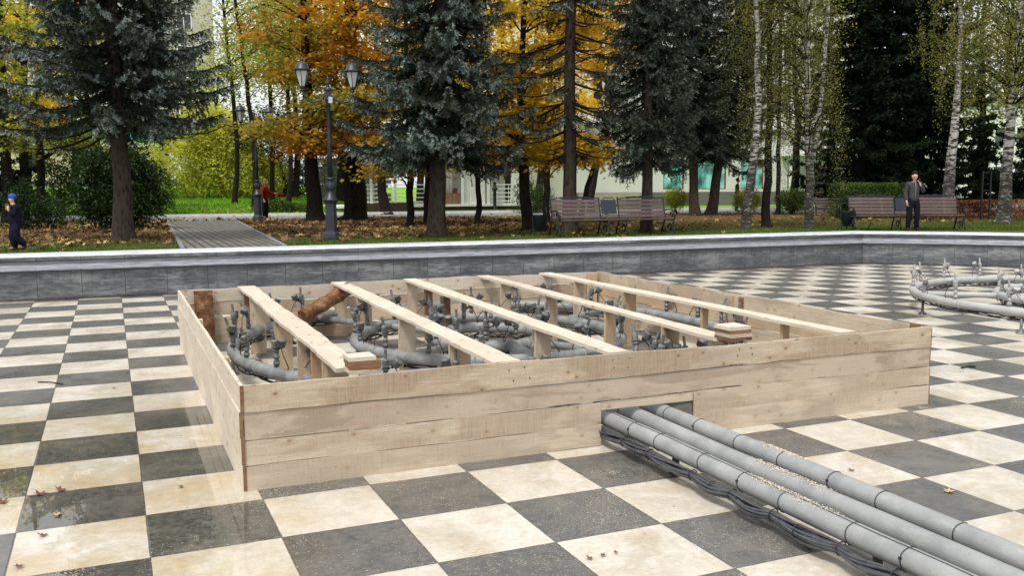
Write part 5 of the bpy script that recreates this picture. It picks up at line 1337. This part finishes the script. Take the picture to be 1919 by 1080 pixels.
def hand_nodes(nodes, links, wi, w_, d, up, curl, s=1., side=1):
    """palm and five fingers grown from wrist node wi at w_; d points to the fingers, up is the back of the hand"""
    w_, d, up = Vector(w_), Vector(d).normalized(), Vector(up).normalized(); sd2 = d.cross(up).normalized()*side
    nodes.append((tuple(w_+d*.045*s), (.030*s, .018*s))); p0 = len(nodes)-1; links.append((wi, p0))
    for k, (off, L) in enumerate([(-.030, .070), (-.010, .080), (.011, .075), (.031, .058)]):
        b_ = w_+d*.085*s+sd2*off*s; nodes.append((tuple(b_), .0095*s)); links.append((p0, len(nodes)-1))
        dd = d.copy(); p = b_
        for j in range(3):
            dd = (dd-up*curl*(.35+.15*j)).normalized(); p = p+dd*L*s/3*1.05; nodes.append((tuple(p), (.0088-.0008*j)*s)); links.append((len(nodes)-2, len(nodes)-1))
    t_ = w_+d*.035*s-sd2*.034*s; nodes.append((tuple(t_), .011*s)); links.append((p0, len(nodes)-1))
    for j in range(2):
        t_ = t_+(d*.7-sd2*.5-up*.25*curl).normalized()*.03*s; nodes.append((tuple(t_), .0095*s)); links.append((len(nodes)-2, len(nodes)-1))
def person(label, loc, rz, J, cloth, hair, scale=1., group=None, extras=None, hair_long=False):
    """J: joints in metres, facing -Y: pelvis, chest, neck, head, and per side shoulder, elbow, wrist, hip, knee, ankle, toe"""
    root = thing('person', label, 'person', loc, rz, group)
    root.scale = (scale,)*3
    N = []; Lk = []
    def nd(p, r_, par=None):
        N.append((tuple(p), r_)); 
        if par is not None: Lk.append((par, len(N)-1))
        return len(N)-1
    pel = nd(J['pelvis'], (.125, .10)); wst = nd(Vector(J['pelvis']).lerp(Vector(J['chest']), .45), (.118, .092), pel); ch = nd(J['chest'], (.145, .105), wst)
    up_ = nd(Vector(J['chest']).lerp(Vector(J['neck']), .6), (.12, .085), ch); nk = nd(J['neck'], .052, up_)
    hd = Vector(J['head']); nkv = Vector(J['neck']); fw = Vector(J['face']).normalized()
    jaw = nd(hd-Vector((0, 0, .075))+fw*.012, (.055, .062), nk); mid = nd(hd, (.072, .086), jaw); tp = nd(hd+Vector((0, 0, .075)), (.058, .068), mid)
    ns = nd(hd+fw*.088-Vector((0, 0, .018)), .014, mid)
    sdv = fw.cross(Vector((0, 0, 1))).normalized()
    for s_ in (-1, 1): nd(hd+sdv*s_*.082-Vector((0, 0, .01)), .012, mid)
    arms = {}
    for s_ in 'LR':
        sh = nd(J['sh'+s_], .052, up_); el = nd(J['el'+s_], .040, sh); wr = nd(J['wr'+s_], .027, el)
        d = Vector(J['wr'+s_])-Vector(J['el'+s_]); d = Vector(J.get('hd'+s_, d))
        hand_nodes(N, Lk, wr, J['wr'+s_], d, J.get('hu'+s_, (1 if s_ == 'R' else -1, 0, 0)), J.get('curl', .6), 1., 1 if s_ == 'R' else -1)
        hp = nd(J['hp'+s_], .085, pel); kn = nd(J['kn'+s_], .056, hp); an = nd(J['an'+s_], .032, kn); nd(J['to'+s_], .016, an)
    body = skin_mesh('body', M['skin'], root, N, Lk)
    # face details
    g = Geo()
    for s_ in (-1, 1): g.ball(hd+fw*.078+sdv*s_*.030+Vector((0, 0, .012)), .0065, 8)
    g.obj('eyes', M['phone'], root)
    g = Geo(); m0 = hd+fw*.083-Vector((0, 0, .052)); g.tube([m0-sdv*.022, m0+fw*.004, m0+sdv*.022], .0055, 6); g.obj('mouth', M['red_frame'], root)
    # top
    T = []; TL = []
    def tn(p, r_, par=None):
        T.append((tuple(p), r_))
        if par is not None: TL.append((par, len(T)-1))
        return len(T)-1
    k = cloth.get('bulk', .02)
    pv = Vector(J['pelvis'])-Vector((0, 0, .02)); p0 = tn(pv-Vector((0, 0, cloth.get('hem', .04)+.03)), (.14+k, .118+k)); p1 = tn(Vector(J['pelvis']).lerp(Vector(J['chest']), .4), (.125+k, .10+k), p0); p2 = tn(J['chest'], (.152+k, .112+k), p1)
    p3 = tn(Vector(J['chest']).lerp(nkv, .62), (.128+k*.6, .095+k*.6), p2); tn(nkv-Vector((0, 0, .02)), .066, p3)
    for s_ in 'LR':
        a = tn(J['sh'+s_], .062+k*.5, p3); e = tn(J['el'+s_], .052+k*.5, a); tn(Vector(J['el'+s_]).lerp(Vector(J['wr'+s_]), .94), .038+k*.4, e)
    skin_mesh(cloth['top_name'], M[cloth['top']], root, T, TL)
    T = []; TL = []
    pq = tn(Vector(J['pelvis'])+Vector((0, 0, .14)), (.125, .102)); p0 = tn(Vector(J['pelvis']), (.142, .118), pq)
    for s_ in 'LR':
        lk = cloth.get('lk', 1.); a = tn(J['hp'+s_], .106*min(lk, 1.3), p0); e = tn(J['kn'+s_], .076*lk, a); tn(Vector(J['kn'+s_]).lerp(Vector(J['an'+s_]), 1.05), .062*lk, e)
    skin_mesh('trousers', M[cloth['legs']], root, T, TL)
    for s_ in 'LR':
        an, to = Vector(J['an'+s_]), Vector(J['to'+s_]); d = (to-an); d.z = 0; d.normalize()
        skin_mesh('shoe', M['shoe'], root, [(tuple(an+Vector((0, 0, .03))), .056), (tuple(an-d*.025-Vector((0, 0, .03))), (.056, .052)), (tuple(an.lerp(to, .55)-Vector((0, 0, .010))), (.058, .046)), (tuple(to+d*.035), (.050, .036))], [(0, 1), (1, 2), (2, 3)])
        g = Geo(); q = an.lerp(to, .5); rzz = math.atan2(d.y, d.x); g.box((q.x, q.y, max(.012, min(an.z, to.z)-.035)), (.21, .075, .016), rz=rzz)
        if cloth.get('sole'): g.obj('sole', M['sole'], root)
    back = hd-fw*.012+Vector((0, 0, .03))
    if hair == 'hat':
        g = Geo(); g.ball(back+Vector((0, 0, .028)), (.098, .112, .095), 14); g.lathe([(.100, -.01), (.106, .0), (.104, .035), (.098, .04)], 16, back+Vector((0, 0, .0)))
        g.obj('hat', M['bluehat'], root)
    else:
        g = Geo(); g.ball(back-fw*.020+Vector((0, 0, .034)), (.086, .096, .090), 14); g.ball(back-fw*.035-Vector((0, 0, .02)), (.072, .070, .085), 12)
        if hair_long: g.ball(back-fw*.03-Vector((0, 0, .07)), (.085, .07, .11), 12)
        g.obj('hair', M[hair], root)
    return root
# the man: right hand holding a phone at his ear, left hand hanging
man = dict(pelvis=(0, 0, .93), chest=(0, .0, 1.24), neck=(0, -.01, 1.475), head=(-.01, -.035, 1.635), face=(-.45, -1, -.12),
    shR=(-.185, 0, 1.41), elR=(-.235, .04, 1.13), wrR=(-.225, -.06, .89), hdR=(0, -.2, -1), huR=(-1, 0, 0),
    shL=(.185, 0, 1.41), elL=(.27, -.06, 1.15), wrL=(.11, -.16, 1.375), hdL=(-.35, .12, 1.), huL=(.8, -.5, 0), curl=.75,
    hpR=(-.10, 0, .86), knR=(-.115, -.02, .48), anR=(-.125, .03, .09), toR=(-.15, -.13, .04),
    hpL=(.10, 0, .86), knL=(.12, -.03, .48), anL=(.135, .03, .09), toL=(.17, -.13, .04))
b = gp(1702, 433.5); b.y -= .15
pm = person('man in a dark grey zip jacket holding a phone before the right bench', b, R(-22), man, dict(top='jacket', top_name='jacket', legs='trouser', bulk=.036, hem=.07, lk=1.14), 'hair', 1.0)
g = Geo(); g.box((.075, -.155, 1.50), (.018, .07, .13), rot=Matrix.Rotation(R(25), 3, 'X')); g.obj('phone', M['phone'], pm)
g = Geo(); g.tube([(-.005, -.118, .95), (-.005, -.134, 1.2), (-.005, -.118, 1.38), (-.005, -.085, 1.45)], .006, 6); g.obj('zip', M['zip'], pm)
# child walking left, hand at the mouth
kid = dict(pelvis=(0, 0, .86), chest=(0, -.015, 1.16), neck=(0, -.03, 1.36), head=(0, -.055, 1.535), face=(0, -1, -.15),
    shR=(-.17, -.01, 1.30), elR=(-.20, -.06, 1.07), wrR=(-.10, -.20, 1.24), hdR=(.4, -.1, 1.), huR=(-.6, -.6, 0),
    shL=(.17, -.01, 1.30), elL=(.20, -.05, 1.05), wrL=(.12, -.18, 1.20), hdL=(-.3, -.1, 1.), huL=(.6, -.6, 0), curl=.9,
    hpR=(-.095, 0, .80), knR=(-.10, -.10, .46), anR=(-.10, -.02, .09), toR=(-.10, -.17, .04),
    hpL=(.095, 0, .80), knL=(.10, -.04, .45), anL=(.10, .20, .17), toL=(.10, .10, .05))
b = gp(33, 471.5)
pk = person('small child in a blue knitted hat walking left beside the left bench', b, R(-78), kid, dict(top='navy', top_name='coat', legs='navy', bulk=.085, hem=.18, sole=True, lk=1.55), 'hat', .74)
wm = dict(pelvis=(0, 0, .90), chest=(0, -.02, 1.2), neck=(0, -.05, 1.42), head=(.0, -.08, 1.57), face=(.3, -1, -.3),
    shR=(-.17, 0, 1.35), elR=(-.30, .06, 1.12), wrR=(-.30, -.02, .88), shL=(.17, 0, 1.35), elL=(.28, -.14, 1.12), wrL=(.22, -.40, 1.10), hdL=(0, -1, .1), huL=(0, 0, 1), curl=.6,
    hpR=(-.1, 0, .84), knR=(-.11, .02, .46), anR=(-.12, .08, .09), toR=(-.12, -.09, .04), hpL=(.1, 0, .84), knL=(.11, -.05, .46), anL=(.12, -.03, .09), toL=(.12, -.2, .04))
b = gp(500, 412); b.y += .35
pr_ = person('stooping elderly person in a red jacket behind the farther lamp post, reaching to the right', b, R(70), wm, dict(top='red', top_name='jacket', legs='navy', bulk=.055, hem=.12, lk=1.25), 'hair_grey', .98, hair_long=True)
g = Geo(); g.ball((.26, -.60, 1.06), (.14, .10, .09), 10); g.ball((.20, -.72, 1.05), (.08, .08, .06), 8)
g.obj('bag', M['red'], pr_)
b = at_y(1381, 398, 33.); b.z = PZ
far_p = dict(man); far_p.update(wrL=(.22, -.05, .90), elL=(.24, .04, 1.13), hdL=(0, -.2, -1), huL=(1, 0, 0))
person('distant person in dark blue clothes before the green windows, beside the leaning birch', b, R(60), far_p, dict(top='navy', top_name='jacket', legs='trouser', bulk=.015, hem=.06), 'hair', .98)

# ------------------------------------------------------------------ buildings
def wbox(g, x0, x1, y0, y1, z0, z1, mi=0): g.box(((x0+x1)/2, (y0+y1)/2, (z0+z1)/2), (x1-x0, y1-y0, z1-z0), mi=mi)
# white building with shop windows: frontage in the plane y = YB
YB = 46.
def xb(u): return at_y(u, 350, YB).x
def zb(v, u=1250): return at_y(u, v, YB).z
wbk = thing('white_building', 'white rendered building with a grey plinth and green lit ground floor windows', 'building', (xb(1085), YB, PZ))
ox, oy, oz = wbk.location
def part(name, mat, fn, parent=None):
    g = Geo(); fn(g); o = g.obj(name, mat, parent or wbk); return o
X0, X1 = xb(1083)-ox, xb(1640)-ox
Xa = xb(1238)-ox
wins = [(1243, 1283, 298, 355), (1307, 1362, 298, 355), (1388, 1432, 298, 355), (1475, 1512, 300, 352)]
WZ0, WZ1 = zb(355)-oz, zb(296)-oz; PLZ = zb(360)-oz; top_ = 17.
def walls(g):
    xs = [X0]+[v for wv in wins for v in (xb(wv[0])-ox, xb(wv[1])-ox)]+[X1]
    for i in range(0, len(xs), 2): wbox(g, xs[i], xs[i+1], 0, .4, PLZ, WZ1)
    for i in range(1, len(xs)-1, 2): wbox(g, xs[i], xs[i+1], 0, .4, PLZ, WZ0)
    wbox(g, X0, X1, 0, .4, WZ1, 5.2); 
part('wall', M['render_white'], walls)
def upper(g):
    # two upper storeys with window openings
    z = 5.5
    for st in range(3):
        n_ = 7; w0 = (X1-X0)/n_
        for k in range(n_):
            x = X0+k*w0; wbox(g, x, x+w0*.3, .1, .5, z, z+3.4); wbox(g, x+w0*.3, x+w0*.8, .1, .5, z, z+.9); wbox(g, x+w0*.3, x+w0*.8, .1, .5, z+2.9, z+3.4); wbox(g, x+w0*.8, x+w0, .1, .5, z, z+3.4)
        z += 3.4
part('upper_wall', M['render_white'], upper)
z = 5.5
for st in range(3):
    n_ = 7; w0 = (X1-X0)/n_
    for k in range(n_):
        x = X0+k*w0
        o = part('window', M['white'], lambda g: (wbox(g, x+w0*.3, x+w0*.34, .22, .30, z+.9, z+2.9), wbox(g, x+w0*.76, x+w0*.8, .22, .30, z+.9, z+2.9), wbox(g, x+w0*.53, x+w0*.57, .22, .30, z+.9, z+2.9), wbox(g, x+w0*.34, x+w0*.76, .22, .3, z+2.82, z+2.9), wbox(g, x+w0*.34, x+w0*.76, .22, .3, z+.9, z+.98)))
        part('pane', M['glass_dark'], lambda g: wbox(g, x+w0*.3, x+w0*.8, .32, .36, z+.9, z+2.9), o)
    z += 3.4
part('plinth', M['render_grey'], lambda g: wbox(g, X0-.05, X1+.05, -.12, .38, -.1, PLZ))
part('beige_panel', M['beige_band'], lambda g: (wbox(g, X0, Xa-1.2, -.16, -.04, PLZ-.75, PLZ+.0), wbox(g, X0, Xa, -.06, -.002, zb(283)-oz, zb(262)-oz)))
part('cornice', M['render_white'], lambda g: (wbox(g, X0-.2, X1+.2, -.30, .5, 5.2, 5.36), wbox(g, X0-.1, X1+.1, -.15, .5, 5.36, 5.5), wbox(g, X0-.1, Xa, -.24, -.003, zb(285)-oz, zb(282)-oz)))
part('roof', M['render_grey'], lambda g: wbox(g, X0-.4, X1+.4, -.6, 14, 15.7, 16.))
part('side_wall', M['render_white'], lambda g: wbox(g, X0, X0+.4, .5, 13.5, -.1, 15.7))
part('side_wall', M['render_white'], lambda g: wbox(g, X1-.4, X1, .5, 13.5, -.1, 15.7))
for (u0, u1, v0, v1) in wins[:3]:
    x0, x1 = xb(u0)-ox, xb(u1)-ox
    o = part('shop_window', M['red_frame'], lambda g: (wbox(g, x0, x0+.07, .08, .16, WZ0, WZ1), wbox(g, x1-.07, x1, .08, .16, WZ0, WZ1), wbox(g, x0, x1, .05, .16, WZ0-.06, WZ0+.05), wbox(g, x0, x1, .08, .16, WZ1-.07, WZ1), wbox(g, x0, x1, .09, .15, WZ1-.5, WZ1-.42)))
    part('pane', M['shopglass'], lambda g: wbox(g, x0+.07, x1-.07, .17, .19, WZ0+.05, WZ1-.07), o)
x0, x1 = xb(1513)-ox, xb(1548)-ox
o = part('door', M['red_frame'], lambda g: (wbox(g, x0, x0+.12, -.3, -.18, 0, 2.6), wbox(g, x1-.12, x1, -.3, -.18, 0, 2.6), wbox(g, x0, x1, -.3, -.18, 2.45, 2.6), wbox(g, x0+.12, x1-.12, -.28, -.2, 0, .9)))
part('pane', M['glass_dark'], lambda g: wbox(g, x0+.12, x1-.12, -.25, -.22, .9, 2.45), o)
for u_ in (1470, 1565): 
    xx = xb(u_)-ox; part('column', M['white'], lambda g: wbox(g, xx-.13, xx+.13, -.9, -.64, 0, 3.4))
part('canopy', M['white'], lambda g: wbox(g, xb(1462)-ox, xb(1575)-ox, -1.2, -.0-.003, 3.4, 3.6))
part('steps', M['brown_board'], lambda g: [wbox(g, xb(1500)-ox, xb(1580)-ox, -2.2+.35*k, -1.85+.35*k, 0, .18+.17*k) for k in range(4)])
# white cross sign in the first window
xx = (xb(1243)+xb(1283))/2-ox-.35; zz = zb(330)-oz
def cross(g): g.box((xx, .13, zz), (.5, .04, .16)); g.box((xx, .131, zz), (.16, .042, .5))
part('cross_sign', M['white'], cross)

# white veranda
YV = 39.6
def xv(u): return at_y(u, 380, YV).x
def zv(v): return at_y(830, v, YV).z
ver = thing('veranda', 'white wooden cafe veranda with open railings on a dark brown platform', 'veranda', (xv(683), YV, PZ))
ox, oy, oz = ver.location
W_ = xv(985)-ox; fz = zv(383)-oz; rz_ = zv(346)-oz
part('platform', M['brown_board'], lambda g: [wbox(g, xv(742)-ox, W_+.1, -.06+.002*k, 4., .02+k*(fz-.14)/3, .0+(k+1)*(fz-.14)/3-.02) for k in range(3)], ver)
part('floor', M['white'], lambda g: wbox(g, xv(742)-ox-.1, W_+.15, -.12, 4.1, fz-.12, fz), ver)
part('ramp', M['white'], lambda g: wbox(g, -1.2, xv(742)-ox-.102, .3, 4.1, fz-.16, fz-.04), ver)
posts_ = [683, 702, 742, 803, 868, 917, 968]
for k, u_ in enumerate(posts_):
    x = xv(u_)-ox; part('post', M['white'], lambda g: wbox(g, x-.06, x+.06, (.5 if u_ < 742 else 0), (.62 if u_ < 742 else .12), (fz if u_ > 740 else 0), 3.35), ver)
def railing(xa, xc, y, grid):
    def fn(g):
        n_ = 4
        for k in range(n_+1): g.bar((xa, y, fz+.15+(rz_-fz-.15)*k/n_), (xc, y, fz+.15+(rz_-fz-.15)*k/n_), .045, .045)
        if grid:
            m_ = max(2, int((xc-xa)/.28))
            for k in range(m_+1): g.bar((xa+(xc-xa)*k/m_, y+.048, fz), (xa+(xc-xa)*k/m_, y+.048, rz_), .03, .03)
    part('railing', M['white'], fn, ver)
railing(.06, xv(740)-ox, .55, True); railing(xv(744)-ox, xv(800)-ox, .05, False); railing(xv(805)-ox, xv(822)-ox, .05, True); railing(xv(922)-ox, xv(966)-ox, .05, True); railing(xv(970)-ox, W_, .05, True)
o = part('door', M['white'], lambda g: [wbox(g, xv(868)-ox+.45*k, xv(868)-ox+.45*k+.43, .2, .25, fz, fz+2.05) for k in range(3)], ver)
part('door_panel', M['render_white'], lambda g: [(wbox(g, xv(868)-ox+.45*k+.08, xv(868)-ox+.45*k+.35, .17, .198, fz+.15, fz+.8), wbox(g, xv(868)-ox+.45*k+.08, xv(868)-ox+.45*k+.35, .17, .198, fz+.95, fz+1.85)) for k in range(3)], o)
part('back_wall', M['render_white'], lambda g: wbox(g, xv(840)-ox, W_, 2.8, 2.9, fz, 3.3), ver)
part('curtain', M['render_white'], lambda g: [g.lathe([(.07, 0), (.09, 1.2), (.05, 2.4)], 8, (xv(835)-ox+.16*k, .9, fz)) for k in range(5)], ver)
part('roof', M['white'], lambda g: (wbox(g, -1.4, W_+.4, -.4, 4.4, 3.35, 3.5), wbox(g, -1.3, W_+.3, -.3, 4.3, 3.5, 3.62), wbox(g, -1., W_, .4, 3.6, 3.62, 3.9)), ver)
for k, (u0, u1, v0, lb) in enumerate([(836, 853, 363, 'left one of two cardboard boxes on the veranda floor'), (853, 869, 363, 'right one of two cardboard boxes on the veranda floor'), (856, 869, 353, 'small cardboard box standing behind the two larger ones on the veranda')]):
    xa, xc = xv(u0), xv(u1); hh = zv(v0)-PZ-fz; g = Geo()
    g.box((0, 0, hh/2), (xc-xa-.02, .42, hh)); g.box((0, -.212, hh/2), (.05, .004, hh*.98)); g.box((0, 0, hh+.006), (xc-xa-.04, .40, .012))
    o = g.obj('cardboard_box', M['card']); o.location = ((xa+xc)/2, YV+.6+(.5 if k == 2 else 0), PZ+fz); tag(o, lb, 'box')
g = Geo(); g.lathe([(.10, 0), (.13, .02), (.13, .12), (.09, .16), (.085, .9), (.15, .93), (.15, 1.0), (.10, 1.04), (.08, 1.2), (.10, 1.25)], 14)
o = g.obj('bollard', M['iron_black']); o.location = (xv(921), YV-.5, PZ); o.scale = (1, 1, 1.25); tag(o, 'black bollard like urn post before the right railing of the veranda', 'bollard')
# dark flower planter heap left of the veranda platform
b = gp(724, 404); g = Geo()
g.prism([(-.9, 0), (.9, 0), (1.3, .55), (-1.15, .5)], -.3, .3); o = g.obj('boat_planter', M['brown_board']); o.location = (b.x+.9, YV-.9, PZ); tag(o, 'dark slanted wooden planter at the left end of the veranda platform', 'planter')
# tall block
YT = 92.
tb = thing('apartment_block', 'tall pale apartment block seen over the big blue spruce', 'building', (at_y(196, 0, YT).x, YT, PZ)); ox = tb.location.x
xr = at_y(398, 0, YT).x-ox
part('wall', M['block'], lambda g: wbox(g, 0, xr, 0, 14, 0, 42), tb)
rowz = [at_y(350, 100, YT).z-PZ+3.1*k for k in range(-4, 8)]
for zz in rowz:
    for u_ in (252, 300, 347):
        x = at_y(u_, 100, YT).x-ox
        o = part('window', M['white'], lambda g: wbox(g, x-.75, x+.75, -.06, -.003, zz-.8, zz+.8), tb)
        part('pane', M['glass_dark'], lambda g: (wbox(g, x-.65, x-.05, -.08, -.062, zz-.7, zz+.7), wbox(g, x+.05, x+.65, -.08, -.062, zz-.7, zz+.7)), o)
# cream house with teal roof
YC = 72.
ch_ = thing('cream_house', 'low cream house with a teal roof behind the big blue spruce', 'building', (at_y(262, 350, YC).x, YC, lawn_z(0, YC))); ox = ch_.location.x
xr = at_y(341, 350, YC).x-ox; zt = at_y(300, 275, YC).z-lawn_z(0, YC); zr_ = at_y(300, 238, YC).z-lawn_z(0, YC)
part('wall', M['render_cream'], lambda g: wbox(g, -9, xr-.8, 0, 9, 0, zt), ch_)
part('corner', M['white'], lambda g: wbox(g, xr-.798, xr, -.1, 9, 0, zt), ch_)
part('cornice', M['white'], lambda g: wbox(g, -9.2, xr+.3, -.3, 9.2, zt, zt+.35), ch_)
part('plinth', M['render_grey'], lambda g: wbox(g, -9.1, xr+.1, -.2, 8.9, -.05, .35), ch_)
g = Geo(); g.prism([(-9.4, zt+.35), (xr+.5, zt+.35), (xr-3, zr_+.4), (-7, zr_+.4)], -.4, 9.3); g.obj('roof', M['roof_green'], ch_)
for k in range(3):
    x = -7.5+3*k; o = part('window', M['white'], lambda g: wbox(g, x, x+1.1, -.05, -.003, 1.1, 2.9), ch_); part('pane', M['glass_dark'], lambda g: wbox(g, x+.1, x+1., -.07, -.052, 1.2, 2.8), o)
# blue kiosk and stone wall behind the lamp
YK = 62.
p = at_y(640, 372, YK); bk = thing('kiosk', 'small kiosk with a bright blue panel behind the street lamp', 'kiosk', (p.x, YK, PZ+.3)); x0 = at_y(624, 350, YK).x-p.x; x1 = at_y(656, 350, YK).x-p.x
za, zb2 = at_y(640, 335, YK).z-PZ, at_y(640, 308, YK).z-PZ
part('blue_panel', M['blue'], lambda g: wbox(g, x0, x1, -.1, .1, za, zb2), bk)
part('wall', M['render_grey'], lambda g: wbox(g, x0-.1, x1+2, .12, 2.6, 0, zb2), bk)
part('roof', M['brown_board'], lambda g: wbox(g, x0-.4, x1+2.4, -.3, 3., zb2, zb2+.15), bk)
g = Geo(); r3 = random.Random(4)
for row in range(9):
    x = -2.6+(row % 2)*.25
    while x < 2.4:
        L = r3.uniform(.4, .8); g.box((x+L/2, r3.uniform(-.04, .04), .17+row*.30), (L-.04, .5, .27)); x += L
o = g.obj('stone_wall', M['render_grey']); p = at_y(655, 365, 56.); o.location = (p.x, 56., PZ); tag(o, 'rough dry stone wall beyond the lawn behind the street lamp', 'wall')
# right: pale wall far away with fence posts and a gate frame
YR = 58.
p0 = at_y(1795, 380, YR).x; p1 = at_y(2100, 380, YR).x
rb = thing('pale_building', 'pale building seen through the trees at the right edge', 'building', (p0, YR, PZ))
part('wall', M['render_white'], lambda g: wbox(g, 0, p1-p0, 0, 8, 0, 9.5), rb)
part('roof', M['render_grey'], lambda g: wbox(g, -.4, p1-p0+.4, -.4, 8.4, 9.5, 9.7), rb)
for k in range(6):
    for zz in (1.2, 5.):
        x = 1.5+k*3.; o = part('window', M['white'], lambda g: wbox(g, x, x+1.3, -.05, -.003, zz, zz+2), rb); part('pane', M['glass_dark'], lambda g: wbox(g, x+.1, x+1.2, -.07, -.052, zz+.1, zz+1.9), o)
b = gp(1838, 412); g = Geo()
for x in (0, .45): g.bar((x, 0, 0), (x, 0, 1.9), .05, .05)
for z_ in (1.15, 1.85): g.bar((0, .03, z_), (.45, .03, z_), .03, .03)
o = g.obj('iron_frame', M['iron_black']); o.location = b; tag(o, 'narrow black iron frame standing left of the grey birch', 'frame')
# long low brown bench on the far side
b = gp(1552, 404); g = Geo()
for k in range(4): g.box((0, .06*k-.1, .35+.13*k), (1.5, .035, .10), rot=Matrix.Rotation(R(-12), 3, 'X'))
for x in (-.6, .6): g.bar((x, .1, 0), (x, .15, .85), .05, .06)
g.box((0, -.3, .36), (1.5, .4, .04)); 
for x in (-.6, .6): g.bar((x, -.45, 0), (x, -.4, .35), .05, .05)
o = g.obj('plank_bench', M['bench_wood']); o.location = b; tag(o, 'dark brown plank bench far behind the right litter bin', 'bench')
